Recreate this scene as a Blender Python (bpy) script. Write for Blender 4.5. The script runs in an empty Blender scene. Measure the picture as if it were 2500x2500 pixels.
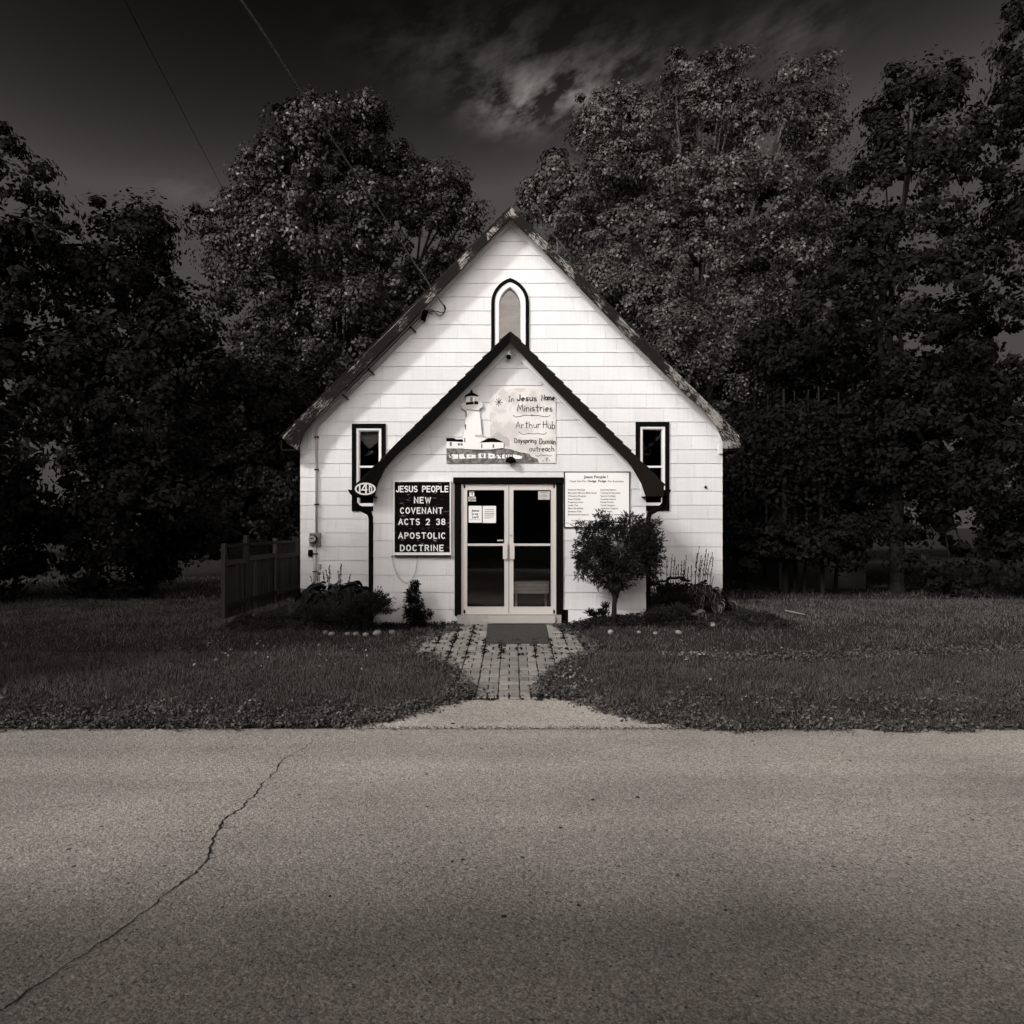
import bpy, math, random, numpy as np
from mathutils import Vector, Matrix
random.seed(7); rng = np.random.default_rng(11)
S = bpy.context.scene; COL = S.collection
R = math.radians
# ---------------------------------------------------------------- camera, sky, sun, exposure
F = 1800.0; HZ = 1285.0; ZC = 1.644           # focal length, horizon row (in pixels of the 2500 px photo), eye height
cam = bpy.data.cameras.new('camera'); camo = bpy.data.objects.new('camera', cam); COL.objects.link(camo)
cam.sensor_width = 36; cam.lens = 36*F/2500; cam.shift_y = (HZ-1250)/2500; cam.clip_start = .05; cam.clip_end = 2000
cam.dof.use_dof = True; cam.dof.focus_distance = 12.8; cam.dof.aperture_fstop = 5.0
camo.location = (0, 0, ZC); camo.rotation_euler = (R(90), 0, 0); S.camera = camo
SUN = Vector((-.40, -.45, .37)).normalized()
sl = bpy.data.lights.new('sun', 'SUN'); so = bpy.data.objects.new('sun', sl); COL.objects.link(so)
sl.energy = 2.15; sl.angle = R(7); sl.color = (1, .985, .965)
so.rotation_euler = SUN.to_track_quat('Z', 'Y').to_euler(); so.location = (-20, -22, 25)
w = bpy.data.worlds.new('World'); S.world = w; w.use_nodes = True
wn = w.node_tree.nodes; wl = w.node_tree.links
def N(nodes, t, **k):
    n = nodes.new(t)
    for a, b in k.items():
        if a.startswith('i_'):
            n.inputs[int(a[2:])].default_value = b
        else: setattr(n, a, b)
    return n
def M_(nt, op, a, b=None, c=None, clamp=False):
    n = nt.nodes.new('ShaderNodeMath'); n.operation = op; n.use_clamp = clamp
    for i, v in enumerate((a, b, c)):
        if v is None: continue
        if isinstance(v, (int, float)): n.inputs[i].default_value = v
        else: nt.links.new(v, n.inputs[i])
    return n.outputs[0]
nt = w.node_tree
sky = N(wn, 'ShaderNodeTexSky', sky_type='NISHITA'); sky.sun_disc = False
sky.sun_elevation = math.asin(SUN.z); sky.sun_rotation = math.atan2(SUN.x, SUN.y) % (2*math.pi); sky.dust_density = 2
sep = N(wn, 'ShaderNodeSeparateColor'); wl.new(sky.outputs[0], sep.inputs[0])
base = M_(nt, 'MINIMUM', M_(nt, 'MULTIPLY', M_(nt, 'POWER', M_(nt, 'MAXIMUM', M_(nt, 'SUBTRACT', sep.outputs[0], .4), 0.), 5.0), .95), .72)   # red-filtered monochrome sky
tc = N(wn, 'ShaderNodeTexCoord')
sx = N(wn, 'ShaderNodeSeparateXYZ'); wl.new(tc.outputs['Generated'], sx.inputs[0])
zz = M_(nt, 'ADD', M_(nt, 'MAXIMUM', sx.outputs[2], 0.0), .12)
cv = N(wn, 'ShaderNodeCombineXYZ'); wl.new(M_(nt, 'DIVIDE', sx.outputs[0], zz), cv.inputs[0]); wl.new(M_(nt, 'DIVIDE', sx.outputs[1], zz), cv.inputs[1])
n1 = N(wn, 'ShaderNodeTexNoise'); n1.inputs['Scale'].default_value = 7.5; n1.inputs['Detail'].default_value = 8; n1.inputs['Roughness'].default_value = .62
n1.inputs['Distortion'].default_value = .5
wl.new(cv.outputs[0], n1.inputs[0])
def blob(d, s):                                     # a cloud bank round a fixed direction of the sky
    v = Vector(d).normalized()
    x = M_(nt, 'MULTIPLY', M_(nt, 'SUBTRACT', sx.outputs[0], v.x), 1/s[0]); z = M_(nt, 'MULTIPLY', M_(nt, 'SUBTRACT', sx.outputs[2], v.z), 1/s[1])
    y = M_(nt, 'GREATER_THAN', sx.outputs[1], 0)
    g = M_(nt, 'EXPONENT', M_(nt, 'MULTIPLY', M_(nt, 'ADD', M_(nt, 'MULTIPLY', x, x), M_(nt, 'MULTIPLY', z, z)), -1.0))
    return M_(nt, 'MULTIPLY', g, y)
def pdir(px, py): return ((px-1250)/F, 1, (HZ-py)/F)
b1 = blob(pdir(1250, 268), (.045, .022)); b2 = blob(pdir(1240, 150), (.12, .035)); b3 = blob(pdir(1890, 115), (.07, .03)); b4 = blob(pdir(520, 480), (.07, .02)); b5 = blob(pdir(1540, 190), (.06, .03)); b6 = blob(pdir(1370, 235), (.05, .022))
sc9 = N(wn, 'ShaderNodeCombineXYZ'); wl.new(M_(nt, 'ADD', M_(nt, 'MULTIPLY', sx.outputs[0], 13.0), M_(nt, 'MULTIPLY', sx.outputs[2], -2.0)), sc9.inputs[0]); wl.new(M_(nt, 'ADD', M_(nt, 'MULTIPLY', sx.outputs[2], 24.0), M_(nt, 'MULTIPLY', sx.outputs[0], -6.0)), sc9.inputs[1])
n2 = N(wn, 'ShaderNodeTexNoise'); n2.inputs['Scale'].default_value = 1.5; n2.inputs['Detail'].default_value = 7; n2.inputs['Roughness'].default_value = .62; wl.new(sc9.outputs[0], n2.inputs[0])
nz = M_(nt, 'MULTIPLY', M_(nt, 'SUBTRACT', n2.outputs[0], .40), 3.6, clamp=True)
bl = M_(nt, 'ADD', M_(nt, 'ADD', M_(nt, 'MULTIPLY', b1, 1.3), M_(nt, 'MULTIPLY', b2, .35)), M_(nt, 'ADD', M_(nt, 'MULTIPLY', b3, .38), M_(nt, 'MULTIPLY', b4, .25)))
bl = M_(nt, 'ADD', M_(nt, 'ADD', bl, M_(nt, 'MULTIPLY', b5, .5)), M_(nt, 'MULTIPLY', b6, 1.7))
north = M_(nt, 'MULTIPLY', M_(nt, 'MULTIPLY', bl, nz), 1.3)
# hazy broken cloud round the sun (behind the camera), as the gable window mirrors it
dn = N(wn, 'ShaderNodeVectorMath', operation='DOT_PRODUCT'); wl.new(tc.outputs['Generated'], dn.inputs[0]); dn.inputs[1].default_value = Vector((-.42, -.80, .42)).normalized()
mr = N(wn, 'ShaderNodeMapRange', interpolation_type='SMOOTHSTEP'); wl.new(dn.outputs['Value'], mr.inputs[0]); mr.inputs[1].default_value = .35; mr.inputs[2].default_value = .85
lo = N(wn, 'ShaderNodeMapRange', interpolation_type='SMOOTHSTEP'); wl.new(sx.outputs[2], lo.inputs[0]); lo.inputs[1].default_value = .38; lo.inputs[2].default_value = .74; lo.inputs[3].default_value = 1; lo.inputs[4].default_value = .04
south = M_(nt, 'MULTIPLY', M_(nt, 'MULTIPLY', mr.outputs[0], lo.outputs[0]), M_(nt, 'ADD', M_(nt, 'MULTIPLY', n1.outputs[0], 20.0), 35.0))
tot = M_(nt, 'ADD', M_(nt, 'ADD', base, north), south)
tint = N(wn, 'ShaderNodeVectorMath', operation='SCALE'); tint.inputs[0].default_value = (1, .925, .885); wl.new(tot, tint.inputs['Scale'])
bg = wn['Background']; wl.new(tint.outputs[0], bg.inputs[0]); bg.inputs[1].default_value = .1
vs = S.view_settings; vs.view_transform = 'Standard'; vs.look = 'None'; vs.exposure = 0; vs.gamma = 1; vs.use_curve_mapping = False
S.cycles.max_bounces = 6; S.cycles.transparent_max_bounces = 8

# ---------------------------------------------------------------- helpers
def P(px, py, d): return Vector(((px-1250)/F*d, d, ZC-(py-HZ)/F*d))
DM, DP = 15.33, 12.33                     # distance of the church front wall and of the porch front wall
def q2m(d): return lambda px, py: ((px-1250)/F*d, ZC-(py-HZ)/F*d)
qm = q2m(DM); qp = q2m(DP)
YE = 6.96                                 # far edge of the road
def sstep(x, a, b):
    t = np.clip((np.asarray(x, float)-a)/(b-a), 0, 1); return t*t*(3-2*t)
def H(x, y):
    x = np.asarray(x, float); y = np.asarray(y, float)
    z = np.where(y > 12.33, 0., np.where(y > YE, -.05*(12.33-y), -.2685+.006*(YE-y)))
    m = .13*sstep(x, .9, 1.5)*(1-sstep(x, 4.2, 5.2))*sstep(y, 11.0, 11.9) + .10*(1-sstep(x, -3.0, -2.2))*sstep(x, -5.2, -4.4)*sstep(y, 11.4, 12.2)
    return z + m*(1-sstep(y, 15.5, 17))
def G(px, py):                            # the ground point seen at a pixel of the photo
    d = 9.
    for _ in range(60): d = .5*d + .5*(ZC-float(H((px-1250)/F*d, d)))*F/(py-HZ)
    return ((px-1250)/F*d, d)
ORG = {}
def own(o, name, parent, org, label=None, cat=None, group=None, kind=None):
    COL.objects.link(o); o.location = org; ORG[o.name] = Vector(org)
    if parent is not None:
        o.parent = parent; o.matrix_parent_inverse = Matrix.Translation(-ORG[parent.name])
    if label: o['label'] = label
    if cat: o['category'] = cat
    if group: o['group'] = group
    if kind: o['kind'] = kind
    return o
def empty(name, loc, label, cat, group=None):
    o = bpy.data.objects.new(name, None); o.empty_display_size = .2
    return own(o, name, None, loc, label, cat, group)
def mesh_np(name, v, f, mat, parent=None, org=None, smooth=False, **tags):
    v = np.asarray(v, float).reshape(-1, 3)
    if org is None:
        org = (0, 0, 0) if parent is not None else (float(v[:, 0].mean()), float(v[:, 1].mean()), float(v[:, 2].min()))
    me = bpy.data.meshes.new(name)
    if isinstance(f, np.ndarray):
        k = f.shape[1]; nf = len(f)
        me.vertices.add(len(v)); me.vertices.foreach_set('co', (v-np.array(org)).astype('f').ravel())
        me.loops.add(nf*k); me.loops.foreach_set('vertex_index', f.astype('i').ravel())
        me.polygons.add(nf); me.polygons.foreach_set('loop_start', np.arange(0, nf*k, k, dtype='i'))
        try: me.polygons.foreach_set('loop_total', np.full(nf, k, dtype='i'))
        except Exception: pass
        me.update(calc_edges=True)
    else:
        me.from_pydata([tuple(a) for a in (v-np.array(org))], [], f); me.update()
    me.materials.append(mat)
    if smooth: me.polygons.foreach_set('use_smooth', [True]*len(me.polygons))
    return own(bpy.data.objects.new(name, me), name, parent, org, **tags)
def inst(src, name, parent, org, rot=None, scale=None):
    o = bpy.data.objects.new(name, src.data if hasattr(src, 'data') else src); own(o, name, parent, org)
    if rot: o.rotation_euler = rot
    if scale: o.scale = scale
    return o
class MB:
    def __init__(s): s.v = []; s.f = []
    def add(s, v, f):
        n = len(s.v); s.v += [tuple(a) for a in v]; s.f += [tuple(i+n for i in a) for a in f]; return s
    def box(s, x0, x1, y0, y1, z0, z1):
        return s.add([(x0,y0,z0),(x1,y0,z0),(x1,y1,z0),(x0,y1,z0),(x0,y0,z1),(x1,y0,z1),(x1,y1,z1),(x0,y1,z1)],
                     [(3,2,1,0),(4,5,6,7),(0,1,5,4),(1,2,6,5),(2,3,7,6),(3,0,4,7)])
    def prism(s, poly, y0, y1):               # polygon in x,z extruded along y
        n = len(poly)
        a = sum(poly[i][0]*poly[(i+1)%n][1]-poly[(i+1)%n][0]*poly[i][1] for i in range(n))
        if a < 0: poly = poly[::-1]
        v = [(p[0], y0, p[1]) for p in poly]+[(p[0], y1, p[1]) for p in poly]
        f = [tuple(range(n)), tuple(range(2*n-1, n-1, -1))]+[(i, i+n, (i+1)%n+n, (i+1)%n) for i in range(n)]
        return s.add(v, f)
    def strip(s, outer, inner, y0, y1):       # band between two polylines in x,z
        for i in range(len(outer)-1):
            s.prism([outer[i], outer[i+1], inner[i+1], inner[i]], y0, y1)
        return s
    def tube(s, pts, rad, n=6, cap=True):
        pts = [Vector(p) for p in pts]
        if not hasattr(rad, '__len__'): rad = [rad]*len(pts)
        rings = []; up = None
        for i, p in enumerate(pts):
            t = (pts[min(i+1, len(pts)-1)]-pts[max(i-1, 0)]).normalized()
            if up is None: up = t.orthogonal().normalized()
            a = (up-t*up.dot(t)).normalized(); up = a; b = t.cross(a)
            rings.append([p+(a*math.cos(2*math.pi*k/n)+b*math.sin(2*math.pi*k/n))*rad[i] for k in range(n)])
        v = [q for r in rings for q in r]; f = []
        for i in range(len(pts)-1):
            for k in range(n): f.append((i*n+k, i*n+(k+1)%n, (i+1)*n+(k+1)%n, (i+1)*n+k))
        if cap: f += [tuple(range(n-1, -1, -1)), tuple(range((len(pts)-1)*n, len(pts)*n))]
        return s.add(v, f)
    def ball(s, c, r, n=8, m=6, jit=0):
        c = Vector(c); r = r if hasattr(r, '__len__') else (r, r, r)
        v = [c+Vector((0, 0, r[2]))]
        for i in range(1, m):
            for k in range(n):
                j = 1+random.uniform(-jit, jit); t = math.pi*i/m; a = 2*math.pi*k/n
                v.append(c+Vector((r[0]*math.sin(t)*math.cos(a)*j, r[1]*math.sin(t)*math.sin(a)*j, r[2]*math.cos(t)*j)))
        v.append(c-Vector((0, 0, r[2]))); f = []
        for k in range(n): f.append((0, 1+k, 1+(k+1)%n)); f.append((len(v)-1, 1+(m-2)*n+(k+1)%n, 1+(m-2)*n+k))
        for i in range(m-2):
            for k in range(n): f.append((1+i*n+k, 1+(i+1)*n+k, 1+(i+1)*n+(k+1)%n, 1+i*n+(k+1)%n))
        return s.add(v, f)
    def build(s, name, mat, parent=None, smooth=False, **tags): return mesh_np(name, s.v, s.f, mat, parent, smooth=smooth, **tags)
def clip(poly, a, b, c):                       # keep a*x+b*z<=c
    out = []
    for i in range(len(poly)):
        p, q = poly[i], poly[(i+1) % len(poly)]; fp = a*p[0]+b*p[1]-c; fq = a*q[0]+b*q[1]-c
        if fp <= 0: out.append(p)
        if (fp < 0) != (fq < 0) and fp != fq:
            t = fp/(fp-fq); out.append((p[0]+(q[0]-p[0])*t, p[1]+(q[1]-p[1])*t))
    return out
def area(p): return abs(sum(p[i][0]*p[(i+1)%len(p)][1]-p[(i+1)%len(p)][0]*p[i][1] for i in range(len(p))))/2 if len(p) > 2 else 0
def minus(polys, r):
    x0, x1, z0, z1 = r; out = []
    for p in polys:
        if max(q[0] for q in p) <= x0 or min(q[0] for q in p) >= x1 or max(q[1] for q in p) <= z0 or min(q[1] for q in p) >= z1: out.append(p); continue
        mid = clip(clip(p, -1, 0, -x0), 1, 0, x1)
        out += [c for c in (clip(p, 1, 0, x0), clip(p, -1, 0, -x1), clip(mid, 0, -1, -z1) if area(mid) else [], clip(mid, 0, 1, z0) if area(mid) else []) if area(c) > 2e-4]
    return out
def inpoly(X, Y, poly):
    c = np.zeros(X.shape, bool); n = len(poly)
    for i in range(n):
        x0, y0 = poly[i]; x1, y1 = poly[(i+1) % n]
        if y0 == y1: continue
        k = ((y0 > Y) != (y1 > Y)) & (X < (x1-x0)*(Y-y0)/(y1-y0)+x0); c ^= k
    return c

# ---------------------------------------------------------------- materials
def mat(name, col=(.5,.5,.5), rough=.7, var=0., vscale=3., island=0., bump=0., bscale=40., metal=0., stretch=None, spec=None, col2=None, t0=.4, t1=.6, objrand=0., detail=5):
    m = bpy.data.materials.new(name); m.use_nodes = True; nt = m.node_tree; b = nt.nodes['Principled BSDF']
    b.inputs['Roughness'].default_value = rough; b.inputs['Metallic'].default_value = metal
    if spec is not None: b.inputs['Specular IOR Level'].default_value = spec
    tc = nt.nodes.new('ShaderNodeTexCoord'); src = tc.outputs['Object']
    g = nt.nodes.new('ShaderNodeNewGeometry'); src = g.outputs['Position']
    if stretch:
        mp = nt.nodes.new('ShaderNodeMapping'); nt.links.new(src, mp.inputs[0]); mp.inputs['Scale'].default_value = stretch; src = mp.outputs[0]
    val = None
    def mul(a, b_): return b_ if a is None else M_(nt, 'MULTIPLY', a, b_)
    n = nt.nodes.new('ShaderNodeTexNoise'); n.inputs['Scale'].default_value = vscale; n.inputs['Detail'].default_value = detail; nt.links.new(src, n.inputs[0])
    if var: val = mul(val, M_(nt, 'ADD', M_(nt, 'MULTIPLY', M_(nt, 'SUBTRACT', n.outputs[0], .5), 2.6*var), 1.0))
    if island: val = mul(val, M_(nt, 'ADD', M_(nt, 'MULTIPLY', M_(nt, 'SUBTRACT', g.outputs['Random Per Island'], .5), 2*island), 1.0))
    if objrand:
        oi = nt.nodes.new('ShaderNodeObjectInfo'); val = mul(val, M_(nt, 'ADD', M_(nt, 'MULTIPLY', M_(nt, 'SUBTRACT', oi.outputs['Random'], .5), 2*objrand), 1.0))
    cs = None
    if col2 is not None:
        mr = nt.nodes.new('ShaderNodeMapRange'); nt.links.new(n.outputs[0], mr.inputs[0]); mr.inputs[1].default_value = t0; mr.inputs[2].default_value = t1
        mx = nt.nodes.new('ShaderNodeMix'); mx.data_type = 'RGBA'; nt.links.new(mr.outputs[0], mx.inputs[0]); mx.inputs[6].default_value = (*col, 1); mx.inputs[7].default_value = (*col2, 1); cs = mx.outputs[2]
    if val is None and cs is None: b.inputs['Base Color'].default_value = (*col, 1)
    elif val is None: nt.links.new(cs, b.inputs['Base Color'])
    else:
        vm = nt.nodes.new('ShaderNodeVectorMath'); vm.operation = 'SCALE'; nt.links.new(val, vm.inputs['Scale'])
        if cs is None: vm.inputs[0].default_value = col
        else: nt.links.new(cs, vm.inputs[0])
        nt.links.new(vm.outputs[0], b.inputs['Base Color'])
    if bump:
        n2 = nt.nodes.new('ShaderNodeTexNoise'); n2.inputs['Scale'].default_value = bscale; n2.inputs['Detail'].default_value = 4; nt.links.new(src, n2.inputs[0])
        bp = nt.nodes.new('ShaderNodeBump'); bp.inputs['Strength'].default_value = bump; bp.inputs['Distance'].default_value = .01; nt.links.new(n2.outputs[0], bp.inputs['Height']); nt.links.new(bp.outputs[0], b.inputs['Normal'])
    return m
def g_(v, t=1.): return (v, v*(1-.06*t), v*(1-.12*t))      # the photo is a warm-toned monochrome
M = {}
M['siding'] = mat('painted_shingle', g_(.715, .0), .6, var=.07, vscale=1, stretch=(28, 1, 1.1), objrand=.045, bump=.25, bscale=9)
M['white'] = mat('white_paint', g_(.82, .0), .5, var=.04, vscale=4)
M['soffit'] = mat('soffit_paint', g_(.68, .5), .6, var=.08, vscale=4)
M['peel'] = mat('peeling_paint', g_(.035), .75, var=.2, vscale=14, col2=g_(.62, .8), t0=.53, t1=.60, bump=.6, bscale=30, stretch=(1, 1, 1), detail=9)
M['peelw'] = mat('peeling_light_paint', g_(.035), .75, var=.2, vscale=12, col2=g_(.66, .8), t0=.47, t1=.52, bump=.6, bscale=30, detail=9)
def peel(name, thr, sgn):
    m = bpy.data.materials.new(name); m.use_nodes = True; nt = m.node_tree; b = nt.nodes['Principled BSDF']; b.inputs['Roughness'].default_value = .9; b.inputs['Specular IOR Level'].default_value = .02
    g = nt.nodes.new('ShaderNodeNewGeometry'); mp = nt.nodes.new('ShaderNodeMapping'); mp.inputs['Rotation'].default_value = (0, -sgn*math.pi/4, 0); nt.links.new(g.outputs['Position'], mp.inputs[0])
    m2 = nt.nodes.new('ShaderNodeMapping'); m2.inputs['Scale'].default_value = (11, 11, 55); nt.links.new(mp.outputs[0], m2.inputs[0])
    a = nt.nodes.new('ShaderNodeTexNoise'); a.inputs['Scale'].default_value = 1; a.inputs['Detail'].default_value = 8; a.inputs['Roughness'].default_value = .75; nt.links.new(m2.outputs[0], a.inputs[0])
    c = nt.nodes.new('ShaderNodeTexNoise'); c.inputs['Scale'].default_value = 1.7; c.inputs['Detail'].default_value = 3; nt.links.new(mp.outputs[0], c.inputs[0])
    v = M_(nt, 'ADD', a.outputs[0], M_(nt, 'MULTIPLY', M_(nt, 'SUBTRACT', c.outputs[0], .5), .9))
    t = M_(nt, 'MULTIPLY', M_(nt, 'SUBTRACT', v, thr), 14., clamp=True)
    mx = nt.nodes.new('ShaderNodeMix'); mx.data_type = 'RGBA'; nt.links.new(t, mx.inputs[0]); mx.inputs[6].default_value = (*g_(.014), 1); mx.inputs[7].default_value = (*g_(.27), 1); nt.links.new(mx.outputs[2], b.inputs['Base Color'])
    bp = nt.nodes.new('ShaderNodeBump'); bp.inputs['Strength'].default_value = .7; bp.inputs['Distance'].default_value = .006; nt.links.new(v, bp.inputs['Height']); nt.links.new(bp.outputs[0], b.inputs['Normal'])
    return m
M['peelr'] = peel('peeling_paint_right', .53, 1); M['peell'] = peel('peeling_paint_left', .62, -1); M['peelt'] = peel('mostly_kept_pale_paint', .45, 1)
M['black'] = mat('black_paint', g_(.006), .7, var=.2, vscale=8, bump=.1, spec=.0)
M['brown'] = mat('dark_brown_metal', g_(.013, 3), .7, spec=.02, var=.12, vscale=3)
M['roof'] = mat('asphalt_shingle', g_(.018), .95, spec=.0, var=.3, vscale=20, bump=.5, bscale=60, objrand=.2)
M['found'] = mat('painted_foundation', g_(.74, .1), .75, var=.12, vscale=3, bump=.4, bscale=18)
M['found2'] = mat('block_concrete', g_(.10), .9, var=.3, vscale=9, bump=.5)
M['foundd'] = mat('grey_foundation', g_(.26), .85, var=.2, vscale=4, bump=.5, bscale=20)
M['alu'] = mat('aluminium_frame', g_(.66, .9), .42, metal=.25, var=.05, vscale=5)
M['glassdark'] = None
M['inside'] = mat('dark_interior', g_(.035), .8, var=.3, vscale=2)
M['concrete'] = mat('rough_concrete', g_(.36), .9, var=.3, vscale=14, bump=.8, bscale=60)
M['plate'] = mat('painted_step_board', g_(.42, .9), .7, var=.08, vscale=5)
M['matgrey'] = mat('doormat_carpet', g_(.075), .95, spec=.1, var=.5, vscale=22, bump=.8, bscale=150)
M['brick'] = mat('weathered_paver', g_(.30, 1.1), .9, spec=.1, var=.25, vscale=9, objrand=.22, bump=.6, bscale=45)
M['joint'] = mat('joint_soil', g_(.09), .95, var=.4, vscale=25, bump=.8, bscale=60)
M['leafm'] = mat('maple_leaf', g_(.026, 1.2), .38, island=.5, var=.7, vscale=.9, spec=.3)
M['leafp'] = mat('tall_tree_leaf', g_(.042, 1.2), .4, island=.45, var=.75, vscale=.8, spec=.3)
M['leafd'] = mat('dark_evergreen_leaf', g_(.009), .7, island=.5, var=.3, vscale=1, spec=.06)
M['cedar'] = mat('cedar_leaf', g_(.014), .6, island=.7, var=.3, vscale=3, spec=.12)
M['cone'] = mat('dwarf_conifer_leaf', g_(.008), .65, island=.5, var=.3, vscale=5, spec=.06)
M['juniper'] = mat('juniper_leaf', g_(.022), .6, island=.6, var=.3, vscale=5, spec=.12)
M['hosta'] = mat('hosta_leaf', g_(.014), .5, island=.5, var=.25, vscale=6, spec=.15)
M['hostae'] = mat('pale_leaf_edge', g_(.16), .5, island=.4, spec=.4)
M['stalk'] = mat('dry_flower_stalk', g_(.010), .8, spec=.05, island=.3)
M['bark'] = mat('bark', g_(.015), .9, spec=.1, var=.4, vscale=8, stretch=(4, 4, .6), bump=.8, bscale=14)
M['barkp'] = mat('pale_bark', g_(.11), .85, var=.35, vscale=6, bump=.5, bscale=20)
M['lawn'] = mat('lawn_soil', g_(.03), .95, spec=.05, var=.4, vscale=1.5, bump=.8, bscale=30)
M['grass'] = mat('grass_blade', g_(.085, 1.1), .55, island=.7, var=.5, vscale=1.1, spec=.2)
M['weed'] = mat('weed_leaf', g_(.018), .6, island=.5, var=.2, vscale=8, spec=.08)
M['litter'] = mat('dry_leaf', g_(.26), .8, island=.5)
M['gravel'] = mat('bare_gravel', g_(.13), .95, var=.5, vscale=16, bump=.9, bscale=50)
M['stone'] = mat('pale_stone', g_(.24), .85, var=.35, vscale=9, bump=.5, bscale=25, objrand=.35)
M['fence'] = mat('weathered_board', g_(.038), .85, spec=.05, var=.5, vscale=3, stretch=(10, 10, .5), objrand=.5, bump=.4, bscale=12)
M['pole'] = mat('grey_pole_wood', g_(.12), .85, var=.3, vscale=4)
M['cable'] = mat('black_cable', g_(.006), .7, spec=.1)
M['cablel'] = mat('weathered_cable', g_(.10), .6, var=.6, vscale=5)
M['conduit'] = mat('galvanised_conduit', g_(.44, .9), .5, metal=.15, var=.15, vscale=6)
M['meterm'] = mat('grey_meter_box', g_(.17), .55, metal=.3, var=.2, vscale=9)
M['dial'] = mat('meter_dial', g_(.42), .3, metal=.3, var=.3, vscale=30)
M['paper'] = mat('white_paper', g_(.85, .2), .6)
M['ink'] = mat('black_ink', g_(.02), .6)
M['inkg'] = mat('grey_ink', g_(.13), .6)
M['signw'] = mat('white_sign_board', g_(.88, .2), .4, var=.02, vscale=3)
M['board'] = mat('painted_panel', g_(.64, .6), .6, var=.09, vscale=5, col2=g_(.76, .4), t0=.45, t1=.55)
M['hill'] = mat('painted_hill', g_(.10), .7, var=.6, vscale=16, col2=g_(.20), t0=.45, t1=.6)
M['mount'] = mat('painted_mountain', g_(.50, .8), .7, var=.1, vscale=20)
M['letter'] = mat('white_letter', g_(.86, .2), .45)
M['bkboard'] = mat('black_letter_board', g_(.006), .7, spec=.0, col2=g_(.30), t0=.66, t1=.70, vscale=1, stretch=(9, 9, 75), var=0., detail=3)
M['chain'] = mat('galvanised_chain', g_(.42), .45, metal=.5)
M['curtain'] = mat('window_curtain', g_(.30), .9, var=.15, vscale=6)
M['painted_reflection'] = mat('painted_sky_reflection', g_(.34), .8, var=1.1, vscale=1.7, detail=2, stretch=(1, 1, 2.6))  # pale tone and soft streaks paint a cloudy sky reflection
M['bench'] = mat('pale_wood', g_(.75), .6, var=.25, vscale=6, stretch=(1, 1, 9))
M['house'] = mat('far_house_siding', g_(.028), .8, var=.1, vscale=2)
def glass(name, fac, rough=.02, tint=.9):
    m = bpy.data.materials.new(name); m.use_nodes = True; nt = m.node_tree; nt.nodes.remove(nt.nodes['Principled BSDF'])
    o = nt.nodes['Material Output']; t = nt.nodes.new('ShaderNodeBsdfTransparent'); t.inputs[0].default_value = (tint, tint, tint, 1)
    g = nt.nodes.new('ShaderNodeBsdfGlossy'); g.inputs['Roughness'].default_value = rough; g.inputs[0].default_value = (1, .96, .92, 1)
    lw = nt.nodes.new('ShaderNodeFresnel'); lw.inputs[0].default_value = 1.5
    mx = nt.nodes.new('ShaderNodeMixShader'); nt.links.new(M_(nt, 'MAXIMUM', lw.outputs[0], fac), mx.inputs[0]); nt.links.new(t.outputs[0], mx.inputs[1]); nt.links.new(g.outputs[0], mx.inputs[2]); nt.links.new(mx.outputs[0], o.inputs[0])
    return m
M['glass'] = glass('window_glass', .035, tint=.75); M['glassd'] = glass('door_glass', .03, tint=.8)
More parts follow.
